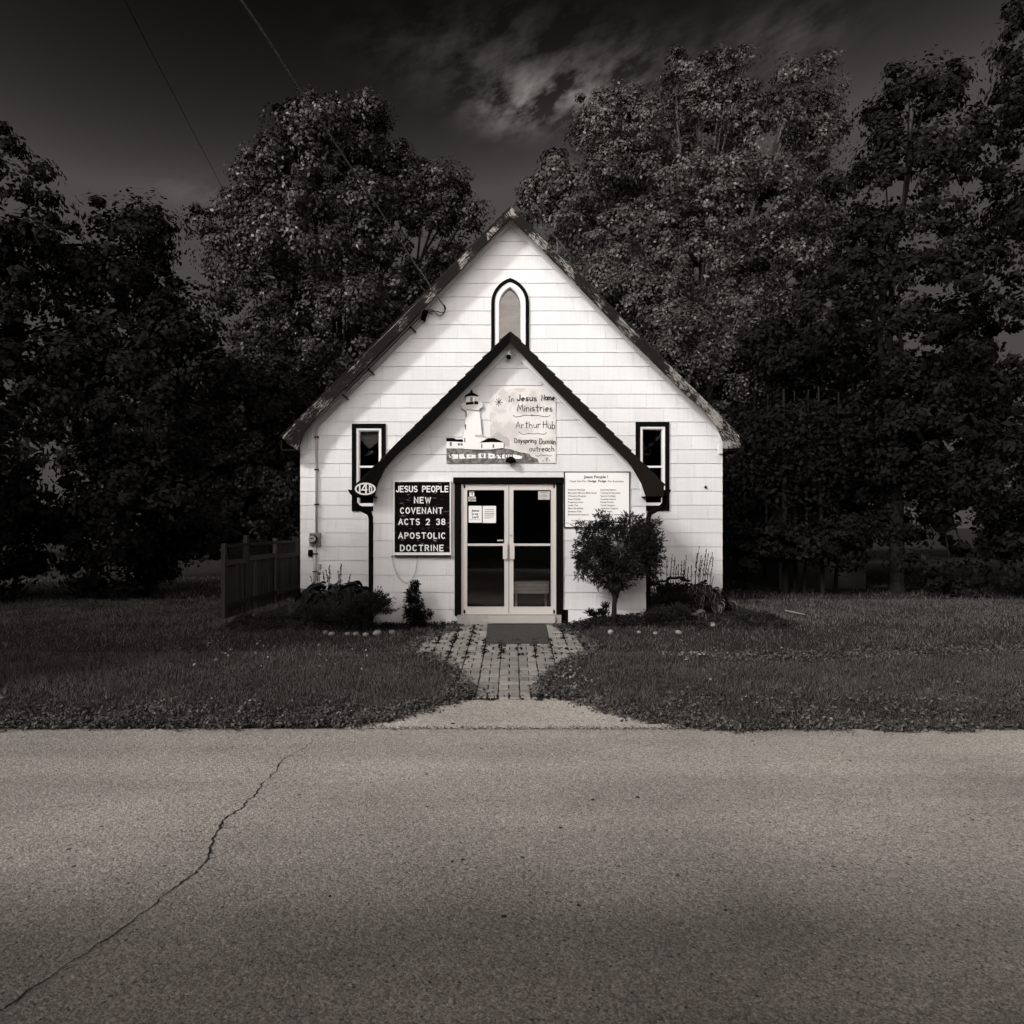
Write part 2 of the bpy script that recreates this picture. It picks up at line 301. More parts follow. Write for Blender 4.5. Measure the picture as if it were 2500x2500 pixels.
def asphalt(name, c, sp):
    m = bpy.data.materials.new(name); m.use_nodes = True; nt = m.node_tree; b = nt.nodes['Principled BSDF']; b.inputs['Roughness'].default_value = .85
    g = nt.nodes.new('ShaderNodeNewGeometry')
    def vor(s, f='F1'):
        v = nt.nodes.new('ShaderNodeTexVoronoi'); v.inputs['Scale'].default_value = s; nt.links.new(g.outputs['Position'], v.inputs[0]); return v
    v1 = vor(135.); v2 = vor(55.); v3 = vor(9.)
    sc = nt.nodes.new('ShaderNodeSeparateColor'); nt.links.new(v1.outputs['Color'], sc.inputs[0])
    sc2 = nt.nodes.new('ShaderNodeSeparateColor'); nt.links.new(v2.outputs['Color'], sc2.inputs[0])
    sc3 = nt.nodes.new('ShaderNodeSeparateColor'); nt.links.new(v3.outputs['Color'], sc3.inputs[0])
    n = nt.nodes.new('ShaderNodeTexNoise'); n.inputs['Scale'].default_value = .7; n.inputs['Detail'].default_value = 6; nt.links.new(g.outputs['Position'], n.inputs[0])
    a = M_(nt, 'ADD', M_(nt, 'MULTIPLY', sc.outputs[0], 1.0*sp), 1-.52*sp)
    a2 = M_(nt, 'ADD', M_(nt, 'MULTIPLY', sc2.outputs[0], .35*sp), 1-.18*sp)
    pit = M_(nt, 'SUBTRACT', 1., M_(nt, 'MULTIPLY', M_(nt, 'MULTIPLY', M_(nt, 'GREATER_THAN', sc2.outputs[1], .965), M_(nt, 'LESS_THAN', v2.outputs['Distance'], .42)), .72))
    pit2 = M_(nt, 'SUBTRACT', 1., M_(nt, 'MULTIPLY', M_(nt, 'MULTIPLY', M_(nt, 'GREATER_THAN', sc3.outputs[1], .95), M_(nt, 'LESS_THAN', v3.outputs['Distance'], .13)), .8))
    n9 = nt.nodes.new('ShaderNodeTexNoise'); n9.inputs['Scale'].default_value = 1; n9.inputs['Detail'].default_value = 4; mq = nt.nodes.new('ShaderNodeMapping'); mq.inputs['Scale'].default_value = (.12, 1.6, 1); nt.links.new(g.outputs['Position'], mq.inputs[0]); nt.links.new(mq.outputs[0], n9.inputs[0])
    lg = M_(nt, 'ADD', M_(nt, 'ADD', M_(nt, 'MULTIPLY', M_(nt, 'SUBTRACT', n.outputs[0], .5), .85), 1.), M_(nt, 'MULTIPLY', M_(nt, 'SUBTRACT', n9.outputs[0], .5), .8))
    t = M_(nt, 'MULTIPLY', M_(nt, 'MULTIPLY', M_(nt, 'MULTIPLY', a, a2), M_(nt, 'MULTIPLY', pit, pit2)), lg)
    vm = nt.nodes.new('ShaderNodeVectorMath'); vm.operation = 'SCALE'; vm.inputs[0].default_value = g_(c, 1.5); nt.links.new(t, vm.inputs['Scale']); nt.links.new(vm.outputs[0], b.inputs['Base Color'])
    bp = nt.nodes.new('ShaderNodeBump'); bp.inputs['Strength'].default_value = .8; bp.inputs['Distance'].default_value = .0022
    nt.links.new(M_(nt, 'ADD', v1.outputs['Distance'], M_(nt, 'MULTIPLY', v2.outputs['Distance'], 1.5)), bp.inputs['Height']); bp.invert = True; nt.links.new(bp.outputs[0], b.inputs['Normal'])
    return m
M['road'] = asphalt('worn_chip_seal', .46, 1.); M['apron'] = asphalt('pale_apron_asphalt', .57, 1.)

# ---------------------------------------------------------------- ground, road, apron, path
def grid(x0, x1, nx, y0, y1, ny, dz=0., ys=None):
    xs = np.linspace(x0, x1, nx); ys = np.linspace(y0, y1, ny) if ys is None else ys; ny = len(ys)
    X, Y = np.meshgrid(xs, ys); v = np.stack([X, Y, H(X, Y)+dz], -1).reshape(-1, 3)
    i = np.arange((ny-1)*nx).reshape(ny-1, nx)[:, :-1].ravel(); return v, np.stack([i, i+1, i+1+nx, i+nx], 1)
v, f = grid(-14, 14, 141, YE-.25, 20, 100)
mesh_np('lawn', v, f, M['lawn'], kind='structure', org=(0, 0, 0))
mb = MB()
for (x0, x1, y0, y1) in ((-400, -14, -60, 20), (14, 400, -60, 20), (-400, 400, 20, 600)):
    z = lambda x, y: float(H(x, y)) if False else -.0
    mb.add([(x0, y0, -.0 if y0 > 12 else -.35), (x1, y0, -.0 if y0 > 12 else -.35), (x1, y1, 0), (x0, y1, 0)], [(0, 1, 2, 3)])
mb.v = [(a, b, c-.03 if b < 12 else c-.004) for a, b, c in mb.v]
mb.add([(-400, -60, -.45), (400, -60, -.45), (400, -6, -.32), (-400, -6, -.32)], [(0, 1, 2, 3)])
mb.build('ground', M['lawn'], kind='structure')
rx = np.array([-70., -14, -7, -3, 0, 3, 7, 14, 70]); ry = np.array([-7., 0, 2.5, 4.5, 6, YE])
X, Y = np.meshgrid(rx, ry); v = np.stack([X, Y, H(X, Y)+.002], -1).reshape(-1, 3); i = np.arange(5*9).reshape(5, 9)[:, :-1].ravel()
road = mesh_np('road', v, np.stack([i, i+1, i+10, i+9], 1), M['road'], kind='structure', org=(0, 0, 0))
# left lawn edge, apron, path outlines (seen in the photo)
Ledge = [(425,1773),(640,1772),(850,1767),(925,1759),(960,1745),(1010,1733),(1080,1716),(1125,1703),(1142,1690),(1122,1664),(1108,1645),(1082,1622),(1050,1606),(1008,1595),(1018,1576),(1045,1562),(1105,1541),(1113,1527)]
Redge = [(1362,1530),(1385,1543),(1418,1560),(1448,1582),(1440,1596),(1398,1615),(1368,1632),(1338,1655),(1322,1672),(1330,1688),(1390,1702),(1470,1722),(1540,1744),(1620,1762),(1720,1773),(1840,1780),(2080,1784)]
L = [G(*p) for p in Ledge]; Rg = [G(*p) for p in Redge]
pathpoly = L[8:]+[(-.93, 12.30), (.76, 12.30)]+Rg[:9]+[G(1322, 1703), G(1250, 1706), G(1140, 1704)]
apron = L[2:9]+[G(1140,1704), G(1250,1706), G(1322,1703)]+Rg[9:15]+[(Rg[14][0], YE-.02), (L[2][0], YE-.02)]
hard = [(-9, 0), (-9, YE-.03)]+[(-4.2, YE-.03)]+L[1:]+[(-.93, 12.3), (.76, 12.3)]+Rg[:-1]+[(9, YE-.03), (9, 0)]
def sheet(name, poly, mat_, dz, step=.25, parent=None, **k):
    x0 = min(p[0] for p in poly); x1 = max(p[0] for p in poly); y0 = min(p[1] for p in poly); y1 = max(p[1] for p in poly)
    import bmesh
    bm = bmesh.new(); vs_ = [bm.verts.new((p[0], p[1], 0)) for p in poly]; bm.faces.new(vs_)
    y = math.ceil(y0/step)*step
    while y < y1:
        bmesh.ops.bisect_plane(bm, geom=bm.verts[:]+bm.edges[:]+bm.faces[:], plane_co=(0, y, 0), plane_no=(0, 1, 0)); y += step
    bmesh.ops.triangulate(bm, faces=bm.faces[:])
    me_v = [(q.co.x, q.co.y, float(H(q.co.x, q.co.y))+dz) for q in bm.verts]; bm.verts.index_update(); fs = [tuple(l.vert.index for l in ff.loops) for ff in bm.faces]; bm.free()
    return mesh_np(name, me_v, fs, mat_, parent, **k)
sheet('driveway_apron', apron, M['apron'], .008, kind='structure')
path = sheet('brick_path', pathpoly, M['joint'], .010, kind='structure')
# pavers: rows of one flat brick, then two set endways, .235 wide columns
bw, bs = .228, .1125
def brick_mesh(wx, wy, nm):
    h = .022; e = .006; m = MB(); a, b = wx/2-.005, wy/2-.005
    m.add([(-a,-b,0),(a,-b,0),(a,b,0),(-a,b,0),(-a,-b,h-e),(a,-b,h-e),(a,b,h-e),(-a,b,h-e),(-a+e,-b+e,h),(a-e,-b+e,h),(a-e,b-e,h),(-a+e,b-e,h)],
          [(0,1,5,4),(1,2,6,5),(2,3,7,6),(3,0,4,7),(4,5,9,8),(5,6,10,9),(6,7,11,10),(7,4,8,11),(8,9,10,11)])
    me = bpy.data.meshes.new(nm); me.from_pydata(m.v, [], m.f); me.materials.append(M['brick']); return me
bh = brick_mesh(.2345, bs, 'brick_flat'); bv = brick_mesh(.1172, .225, 'brick_endways')
x00 = (1223.7-1250)/F*10.2
joints = []
pp = np.array(pathpoly)
nbr = 0
for r_ in range(-1, 15):
    y0 = 12.28-.3375*(r_+1)
    for c in range(-9, 9):
        xc = x00+.2345*(c+.5)
        cells = [(bh, xc, y0+.3375-bs/2), (bv, xc-.0586, y0+.1125), (bv, xc+.0586, y0+.1125)]
        for me, x, y in cells:
            if y > 12.25: continue
            if inpoly(np.array([x-.05, x+.05]), np.array([y, y]), pathpoly).all() and nbr < 298:
                if -.42 < x < .53 and 11.15 < y < 12.3 and False: continue
                if -.36 < x < .47 and 11.1 < y < 12.2: continue       # wholly under the doormat
                o = inst(me, 'brick', path, (x+random.uniform(-.003, .003), y+random.uniform(-.003, .003), float(H(x, y))+.011), rot=(-.0+random.uniform(-.02, .02)+math.atan(.05), random.uniform(-.02, .02), random.uniform(-.02, .02))); nbr += 1
        joints.append((x00+.2345*c, y0))
# crack in the road
ck = [(775,1795),(762,1812),(740,1828),(700,1850),(682,1862),(672,1885),(640,1915),(622,1945),(605,1955),(590,1975),(566,1988),(545,2005),(533,2030),(520,2050),(510,2080),(508,2098),(488,2120),(460,2145),(430,2166),(380,2205),(300,2270),(215,2325),(120,2392),(20,2455),(-60,2510)]
mbk = MB(); pv = []
for i in range(len(ck)-1):
    (a, b), (c, d) = ck[i], ck[i+1]
    for t in np.linspace(0, 1, 5)[:-1]:
        x, y = G(a+(c-a)*t, b+(d-b)*t); wd = (.0018+.0045*random.random())*(.5 if i < 3 else 1.2 if 8 < i < 17 else .8)
        pv.append((x+random.uniform(-.012, .012), y+random.uniform(-.012, .012), wd))
for i in range(len(pv)-1):
    a, b = Vector(pv[i][:2]), Vector(pv[i+1][:2]); n_ = Vector((-(b-a).y, (b-a).x)).normalized()
    q = [a+n_*pv[i][2], a-n_*pv[i][2], b-n_*pv[i+1][2], b+n_*pv[i+1][2]]
    mbk.add([(p.x, p.y, float(H(p.x, p.y))+.006) for p in q], [(0, 1, 2, 3)])
for i0, ln in ((18, 5), (33, 7), (47, 6), (60, 8)):
    a = Vector(pv[i0][:2]); d = Vector((random.uniform(-1, 1), random.uniform(.1, .6))).normalized()
    for k in range(ln):
        b = a+(d+Vector((random.uniform(-.5, .5), random.uniform(-.5, .5)))).normalized()*.035; n_ = Vector((-(b-a).y, (b-a).x)).normalized()*.0022*(1-k/ln)
        mbk.add([(p.x, p.y, float(H(p.x, p.y))+.005) for p in (a+n_, a-n_, b-n_*.8, b+n_*.8)], [(0, 1, 2, 3)]); a = b
mbk.build('crack', mat('dark_crack', g_(.012), .95), road)

# ---------------------------------------------------------------- the church
church = empty('church', (0, DM, 0), 'small white shingled church with steep dark-edged gable and front porch', 'church')
XC = (1247.5-1250)/F*DM
WL, WR = qm(733.4, 0)[0], qm(1763.6, 0)[0]
RZ = 8.11                                       # main ridge
wall_apex = 8.025; SH = 7.895
zsb = qm(0, 1436)[1]                            # bottom of the shingles
def gable(xl, xr, xc, z0, za): return [(xl, z0), (xr, z0), (xr, za-(xr-xc)), (xc, za), (xl, za-(xc-xl))]
# openings in the front wall (x0,x1,z0,z1), cut through wall and shingles
def rect(q, x0, y0, x1, y1): a = q(x0, y1); b = q(x1, y0); return (a[0], b[0], a[1], b[1])
opL = rect(qm, 872, 1045, 932, 1236); opR = rect(qm, 1562, 1042, 1624, 1236)
def arch(x0, x1, zs, ztop, zbot, n=9):           # gothic head struck from two centres
    xc = (x0+x1)/2; hf = xc-x0; h = ztop-zs; Rr = (hf*hf+h*h)/(2*hf); am = math.acos((Rr-hf)/Rr); pts = [(x0, zbot)]
    for k in range(n+1): t = k/n*am; pts.append((x0+Rr-Rr*math.cos(t), zs+Rr*math.sin(t)))
    return pts+[(2*xc-p[0], p[1]) for p in pts[::-1][1:]]
def archpx(x0, x1, ys, yt, yb=903): a = qm(x0, ys); b = qm(x1, yt); return arch(a[0], b[0], a[1], b[1], qm(0, yb)[1])
opA = [rect(qm, 1210, 740, 1282, 897), rect(qm, 1216, 712, 1275, 741), rect(qm, 1226, 700, 1265, 713)]
# wall backing
def wallbody(name, outline, holes, y0, y1, m, parent):
    polys = [outline]
    # make convex halves so that clipping works
    polys = [outline]
    for h in holes: polys = minus(polys, h)
    mb = MB()
    for p in polys: mb.prism(p, y0, y1)
    return mb.build(name, m, parent)
fw = wallbody('front_wall', gable(WL+.01, WR-.01, XC, .0, wall_apex), [opL, opR]+opA, DM+.004, DM+.12, M['found'], church)
mb = MB(); mb.box(WL+.01, WL+.12, DM+.12, DM+11, 0, wall_apex-(XC-WL)-.02); mb.build('side_wall', M['found'], church)
mb = MB(); mb.box(WR-.12, WR-.01, DM+.12, DM+11, 0, wall_apex-(WR-XC)-.02); mb.build('side_wall', M['found'], church)
MB().prism(gable(WL+.12, WR-.12, XC, 0, wall_apex-.1), DM+11, DM+11.1).build('rear_wall', M['found'], church)
mb = MB(); mb.box(WL+.02, WR-.02, DM-.012, DM+.002, 0, zsb-.012); mb.build('foundation', M['foundd'], church)
# dark room behind the windows
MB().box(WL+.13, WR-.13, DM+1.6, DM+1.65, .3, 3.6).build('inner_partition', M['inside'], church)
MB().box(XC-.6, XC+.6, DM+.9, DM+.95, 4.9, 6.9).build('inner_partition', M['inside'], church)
shared = {}
def shingles(parent, outline, holes, z0, ch, wd, y, x0, offs, pr=.0175):
    k = 0; n = 0; top = max(p[1] for p in outline)
    while z0+k*ch < top:
        zb = z0+k*ch; zt = zb+ch; x = x0+offs[k % len(offs)]-9*wd
        while x < max(p[0] for p in outline):
            xa, xb = x+.0014, x+wd-.0014; j = random.uniform(-.0025, .0025)
            rp = [(xa, zb+j), (xb, zb+j), (xb, zt-.001), (xa, zt-.001)]
            ps = rp
            mi = min(p[0] for p in outline); ma = max(p[0] for p in outline); ap = [p for p in outline if p[1] == top][0]
            ps = clip(clip(ps, -1, 0, -mi), 1, 0, ma); e = top-.0
            ps = clip(clip(ps, 1, 1, ap[0]+e), -1, 1, -ap[0]+e) if area(ps) else []
            if area(ps) > .0015:
                full = abs(area(ps)-area(rp)) < 1e-6; qs = minus([ps], holes[0]) if holes else [ps]
                for h in holes[1:]: qs = minus(qs, h)
                full = full and len(qs) == 1 and abs(area(qs[0])-area(rp)) < 1e-6
                ox, oz = (xa+xb)/2, zb; jy = random.uniform(-.0015, .0015)
                key = (round(wd, 4), round(ch, 4))
                def solid(polys):
                    m = MB()
                    for p in polys:
                        a = sum(p[i][0]*p[(i+1)%len(p)][1]-p[(i+1)%len(p)][0]*p[i][1] for i in range(len(p)))
                        if a < 0: p = p[::-1]
                        nn = len(p); fr = [(q[0]-ox, -(pr-(pr-.004)*(q[1]-zb)/ch), q[1]-oz) for q in p]; bk = [(q[0]-ox, .003, q[1]-oz) for q in p]
                        m.add(fr+bk, [tuple(range(nn)), tuple(range(2*nn-1, nn-1, -1))]+[(i, i+nn, (i+1)%nn+nn, (i+1)%nn) for i in range(nn)])
                    me = bpy.data.meshes.new('shingle'); me.from_pydata(m.v, [], m.f); me.materials.append(M['siding']); return me
                if full:
                    if key not in shared: shared[key] = solid(qs)
                    me = shared[key]
                elif sum(area(q) for q in qs) > .001: me = solid(qs)
                else: x += wd; continue
                inst(me, 'shingle', parent, (ox, y+jy, oz)); n += 1
            x += wd
        k += 1
    return n
chm = 33.84/F*DM; wdm = 72.1/F*DM
n1_ = shingles(fw, gable(WL, WR, XC, zsb, SH), [opL, opR]+opA, zsb, chm, wdm, DM, qm(1255.7, 0)[0], [0, .31, .03, .29, -.02, .33, .01, .28, .05, .31])
# porch
XP = (1246-1250)/F*DP
PL, PR = qp(911.5, 0)[0], qp(1577, 0)[0]
RPZ = 4.83; pa = 4.745; PSH = 4.582
zpb = qp(0, 1487.6)[1]
door_op = rect(qp, 1120, 1176, 1364, 1503)
porch = wallbody('porch', gable(PL+.01, PR-.01, XP, .0, pa), [door_op], DP+.004, DP+.10, M['found'], church)
MB().box(PL+.01, PL+.1, DP+.10, DM-.014, 0, pa-(XP-PL)-.02).build('porch_side_wall', M['found'], church)
MB().box(PR-.1, PR-.01, DP+.10, DM-.014, 0, pa-(PR-XP)-.02).build('porch_side_wall', M['found'], church)
chp = 42.05/F*DP; wdp = 89/F*DP
n2_ = shingles(porch, gable(PL, PR, XP, zpb, PSH), [door_op], zpb, chp, wdp, DP, qp(1276-1, 0)[0], [.02, .30, -.05, .27, .07, .33, .0, .25])
MB().box(PL-.002, door_op[0]-.09, DP-.006, DP+.003, -.05, zpb-.006).build('porch_foundation', M['found'], church)
MB().box(door_op[1]+.16, PR+.002, DP-.006, DP+.003, -.05, zpb-.006).build('porch_foundation', M['found'], church)
MB().box(door_op[1]+.005, door_op[1]+.158, DP+.0, DP+.003, -.05, zpb-.006).build('dark_gap', M['black'], church)
print('shingles', n1_, n2_)
# roofs: slabs, rake boards, soffit, frieze
DF = DM-.45; qf = q2m(DF); DFP = DP-.32; qfp = q2m(DFP)
def roof(xc, zr, half, y0, y1, th, name, nrow):
    for sgn in (-1, 1):
        p = [(xc, zr), (xc+sgn*half, zr-half), (xc+sgn*half, zr-half-th), (xc, zr-th)]
        rf = MB().prism(p, y0, y1).build(name, M['soffit'], church)
        t = .022; rr = math.sqrt(2)/2
        for k in range(nrow):                 # shingle courses, edges stepping along the rake
            a = half*k/nrow-.01*(k > 0); b = half*(k+1)/nrow+.02
            lo, hi = t*1.6, t*.5
            q = [(xc+sgn*a, zr-a), (xc+sgn*b, zr-b), (xc+sgn*(b+lo*rr), zr-b+lo*rr), (xc+sgn*(a+hi*rr), zr-a+hi*rr)]
            MB().prism(q, y0-.035+random.uniform(-.008, .008), y1).build('roof_course', M['roof'], rf)
        yield rf
rm = list(roof(XC, RZ-.02, 4.62, DF+.045, DM+11.3, .05, 'roof', 34))
rp_ = list(roof(XP, RPZ-.02, 2.49, DFP+.04, DM-.002, .05, 'porch_roof', 18))
def mirror(pts, xc): return [(2*xc-p[0], p[1]) for p in pts]
# main rake boards: outer and inner edge read along the right slope
ro = [(1247.5,505),(1381,637),(1537,797),(1695,950),(1765,1021),(1790,1046),(1807,1072),(1808,1094)]
ri = [(1247.5,532),(1373,659),(1527,817),(1680,968),(1719,1001),(1752,1044),(1765,1077),(1766,1096)]
ro = [qf(*p) for p in ro]; ri = [qf(*p) for p in ri]; xf = qf(1247.5, 0)[0]
b = MB().strip(ro, ri, DF, DF+.04).build('rake_board', M['peelr'], church); b['label'] = 'peeling black and white rake board of the right slope'
ro2 = [(1247.5,505),(1115,638),(960,798),(805,948),(735,1016),(712,1042),(694,1068),(700,1082)]
ri2 = [(1247.5,532),(1124,659),(972,816),(815,975),(778,1011),(742,1056),(733,1082),(728,1100)]
b = MB().strip([qf(*p) for p in ro2], [qf(*p) for p in ri2], DF, DF+.04).build('rake_board', M['peell'], church); b['label'] = 'peeling dark rake board of the left slope'
# pale peeled patch near the apex: an upper lath with most of its paint left
for sg in (-1, 1):
    a = [(1247.5, 510), (1247.5+sg*60, 571)]; c = [(1247.5, 529), (1247.5+sg*57, 588)]
    MB().strip([qf(*p) for p in a], [qf(*p) for p in c], DF-.006, DF-.001).build('apex_board', M['peelt'], church)
def soff(xc, za, zl, half, y0, y1):    # frieze boards and planked soffit under the rake
    for sg in (-1, 1):
        ln = lambda z: [(xc, z), (xc+sg*half, z-half)]
        MB().strip(ln(za), ln(zl-.008), y1-.045, y1-.016).build('frieze_board', M['white'], church)
        MB().strip(ln(za), ln(za-.06), y1-.075, y1-.047).build('frieze_moulding', M['soffit'], church)
        y = y0+.045
        while y+.085 < y1-.08: MB().strip(ln(za+.012), ln(za-.0), y, y+.08).build('soffit_board', M['soffit'], church); y += .086
soff(XC, wall_apex, SH, 4.33, DF, DM); soff(XP, pa, PSH, 2.20, DFP, DP)
# box returns at the eaves of the main roof
for sg, xw in ((-1, WL), (1, WR)):
    x0, x1 = sorted((xw, xw+sg*.27))
    zb = qf(0, 1098)[1]
    MB().box(x0, x1, DF+.042, DM+11, zb-.01, zb+.02).build('eave_soffit', M['brown'], church)
    MB().box(xw+sg*.27-.012, xw+sg*.27+.012, DF+.042, DM+11, zb+.022, zb+.20).build('eave_fascia', M['brown'], church)
    cx = sorted((xw-sg*.012, xw-sg*.085)); MB().box(cx[0], cx[1], DM-.06, DM-.018, qm(0, 1108)[1], qm(0, 1050)[1]).build('cornice_block', M['white'], church)
# porch rake boards (black)
po = [(1246,809),(1350,912),(1465,1027),(1530,1092),(1551,1112),(1621,1185),(1621,1212)]
pi_ = [(1246,834),(1330,925),(1450,1046),(1530,1124),(1542,1138),(1566,1180),(1577,1212)]
def bow(pts, k=1.): return pts
mx = lambda px: 2*1246-px
pb = MB().strip([qfp(*p) for p in po], [qfp(*p) for p in pi_], DFP, DFP+.035).build('porch_rake_board', M['brown'], church); pb['label'] = 'dark brown rake board of the right porch slope'
po2 = [(1246,809),(1141,912),(1024,1027),(960,1090),(930,1122),(871,1185),(870,1212)]
pi2 = [(1246,834),(1160,925),(1041,1046),(966,1113),(941,1142),(922,1180),(914,1212)]
b = MB().strip([qfp(*p) for p in po2], [qfp(*p) for p in pi2], DFP, DFP+.035).build('porch_rake_board', M['black'], church); b['label'] = 'black rake board of the left porch slope'
for sg, xw in ((-1, PL), (1, PR)):
    zb = qfp(0, 1212)[1]; x0, x1 = sorted((xw-sg*.07, xw+sg*.235))
    MB().box(x0, x1, DFP+.037, DM-.03, zb-.012, zb+.004).build('porch_eave_soffit', M['black'], church)
    MB().box(min(xw+sg*.215, xw+sg*.235), max(xw+sg*.215, xw+sg*.235), DFP+.04, DM-.03, zb+.006, zb+.13).build('porch_eave_fascia', M['black'], church)
    cx = sorted((xw-sg*.005, xw-sg*.09)); MB().box(cx[0], cx[1], DP-.05, DP-.018, zb+.01, zb+.34).build('porch_cornice_block', M['white'], church)
    # gutter along the eave: open trough
    gx = xw+sg*.24; m = MB(); prof = [(0, .09), (0, 0), (sg*.07, 0), (sg*.10, .035), (sg*.125, .09)]
    outer = [(gx+a, zb+.02+c) for a, c in prof]; inner = [(gx+a*.9+sg*.006, zb+.028+c) for a, c in prof]
    m.strip(outer, inner, DFP+.06, DM-.04); m.prism([(p[0], p[1]) for p in outer], DFP+.055, DFP+.06); m.build('gutter', M['black'], church)
    s = sg; ex = gx+s*.05
    pts = [(ex, DFP+.22, zb+.02), (ex, DFP+.22, zb-.10), (ex-s*.05, DFP+.23, zb-.17), (xw+s*.14, DP-.06, zb-.22), (xw+s*.06, DP-.02, zb-.27), (xw+s*.038, DP+.0, zb-.36), (xw+s*.038, DP+.0, .35), (xw+s*.038, DP+.0, .06)]
    MB().tube(pts, [.042, .042, .045, .045, .045, .042, .042, .042], 8).build('downspout', M['black'], church, smooth=True)
# windows
def side_window(x0, x1, y0, y1, gl, label, curt):
    o = rect(qm, x0, y0, x1, y1); w_ = MB()
    i = rect(qm, x0+10.5, y0+10.5, x1-10, y1-12)
    w_.box(o[0], i[0], DM-.05, DM+.01, o[2], o[3]); w_.box(i[1], o[1], DM-.05, DM+.01, o[2], o[3]); w_.box(i[0], i[1], DM-.05, DM+.01, i[3], o[3]); w_.box(i[0], i[1], DM-.05, DM+.01, o[2], i[2])
    win = w_.build('window', M['black'], church); win['label'] = label
    k = .045; fr = MB()
    fr.box(i[0], i[0]+k, DM-.03, DM+.05, i[2], i[3]).box(i[1]-k, i[1], DM-.03, DM+.05, i[2], i[3]).box(i[0]+k, i[1]-k, DM-.03, DM+.05, i[3]-k, i[3]).box(i[0]+k, i[1]-k, DM-.03, DM+.05, i[2], i[2]+k)
    k2 = k+.02; e = .001
    fr2 = MB(); a0, a1, b0, b1 = i[0]+k+e, i[1]-k-e, i[2]+k+e, i[3]-k-e; t = .018
    fr2.box(a0, a0+t, DM+.0, DM+.06, b0, b1).box(a1-t, a1, DM+.0, DM+.06, b0, b1).box(a0+t, a1-t, DM+.0, DM+.06, b1-t, b1).box(a0+t, a1-t, DM+.0, DM+.06, b0, b0+t)
    fr.build('frame', M['white'], win); fr2.build('sash', M['soffit'], win)
    zr = qm(0, 1139.5)[1]; MB().box(a0+t+e, a1-t-e, DM-.005, DM+.05, zr-.02, zr+.02).build('meeting_rail', M['white'], win)
    MB().box(a0, a1, DM+.062, DM+.066, b0, b1).build('pane', M['glass'], win)
    if curt:
        m = MB(); c = lambda px, py: (qm(px, py)[0], DM+.16, qm(px, py)[1])
        A = [c(876,1044), c(930,1044), c(930,1069), c(898,1094), c(874,1069)]; m.add(A+[(p[0], p[1]+.01, p[2]) for p in A], [(0,1,2,3,4), (9,8,7,6,5)])
        m.build('curtain', M['curtain'], win)
    return win
side_window(860, 942, 1035, 1248, 1, 'narrow black-trimmed sash window left of the porch, pale curtain inside', True)
side_window(1551.5, 1633, 1031, 1246.6, 1, 'narrow black-trimmed sash window right of the porch', False)
ao = archpx(1199.3, 1291.7, 742, 680.5); am = archpx(1208, 1283, 740, 689.5); ai = archpx(1217.4, 1272.8, 745, 701); ai2 = archpx(1219.4, 1270.8, 746, 703)
win = MB().strip(ao, am, DM-.05, DM+.01).build('window', M['black'], church); win['label'] = 'pointed arch window high in the gable'
MB().strip(am, ai, DM-.03, DM+.06).build('frame', M['white'], win); MB().strip(ai, ai2, DM+.0, DM+.07).build('sash', M['soffit'], win)
MB().box(ai[0][0], ai[-1][0], DM-.03, DM+.06, ai[0][1]-.05, ai[0][1]).build('sill', M['white'], win)
MB().prism(ai, DM+.072, DM+.076).build('pane', M['glass'], win); MB().prism(ai, DM+.09, DM+.10).build('painted_reflection', M['painted_reflection'], win)  # panel behind the pane carries the painted sky reflection
# door surround and double doors
def brect(q, x0, y0, x1, y1): return rect(q, x0, y0, x1, y1)
ds = MB(); a = brect(qp, 1110.4, 1180.6, 1126, 1503); ds.box(a[0], a[1], DP-.045, DP+.06, a[2], a[3]); a = brect(qp, 1358, 1180.6, 1374.3, 1503); ds.box(a[0], a[1], DP-.045, DP+.06, a[2], a[3])
a = brect(qp, 1107.2, 1166, 1375.4, 1180.4); ds.box(a[0], a[1], DP-.075, DP+.06, a[2], a[3]); ds.build('door_surround', M['black'], church)
a = brect(qp, 1126.3, 1181.5, 1357.7, 1499.5); fr = MB(); t = .028
fr.box(a[0], a[0]+t, DP-.02, DP+.09, a[2], a[3]).box(a[1]-t, a[1], DP-.02, DP+.09, a[2], a[3]).box(a[0]+t, a[1]-t, DP-.02, DP+.09, a[3]-.012, a[3]).box(a[0]+t, a[1]-t, DP-.02, DP+.09, a[2], a[2]+.012)
fr.build('door_frame', M['alu'], church)
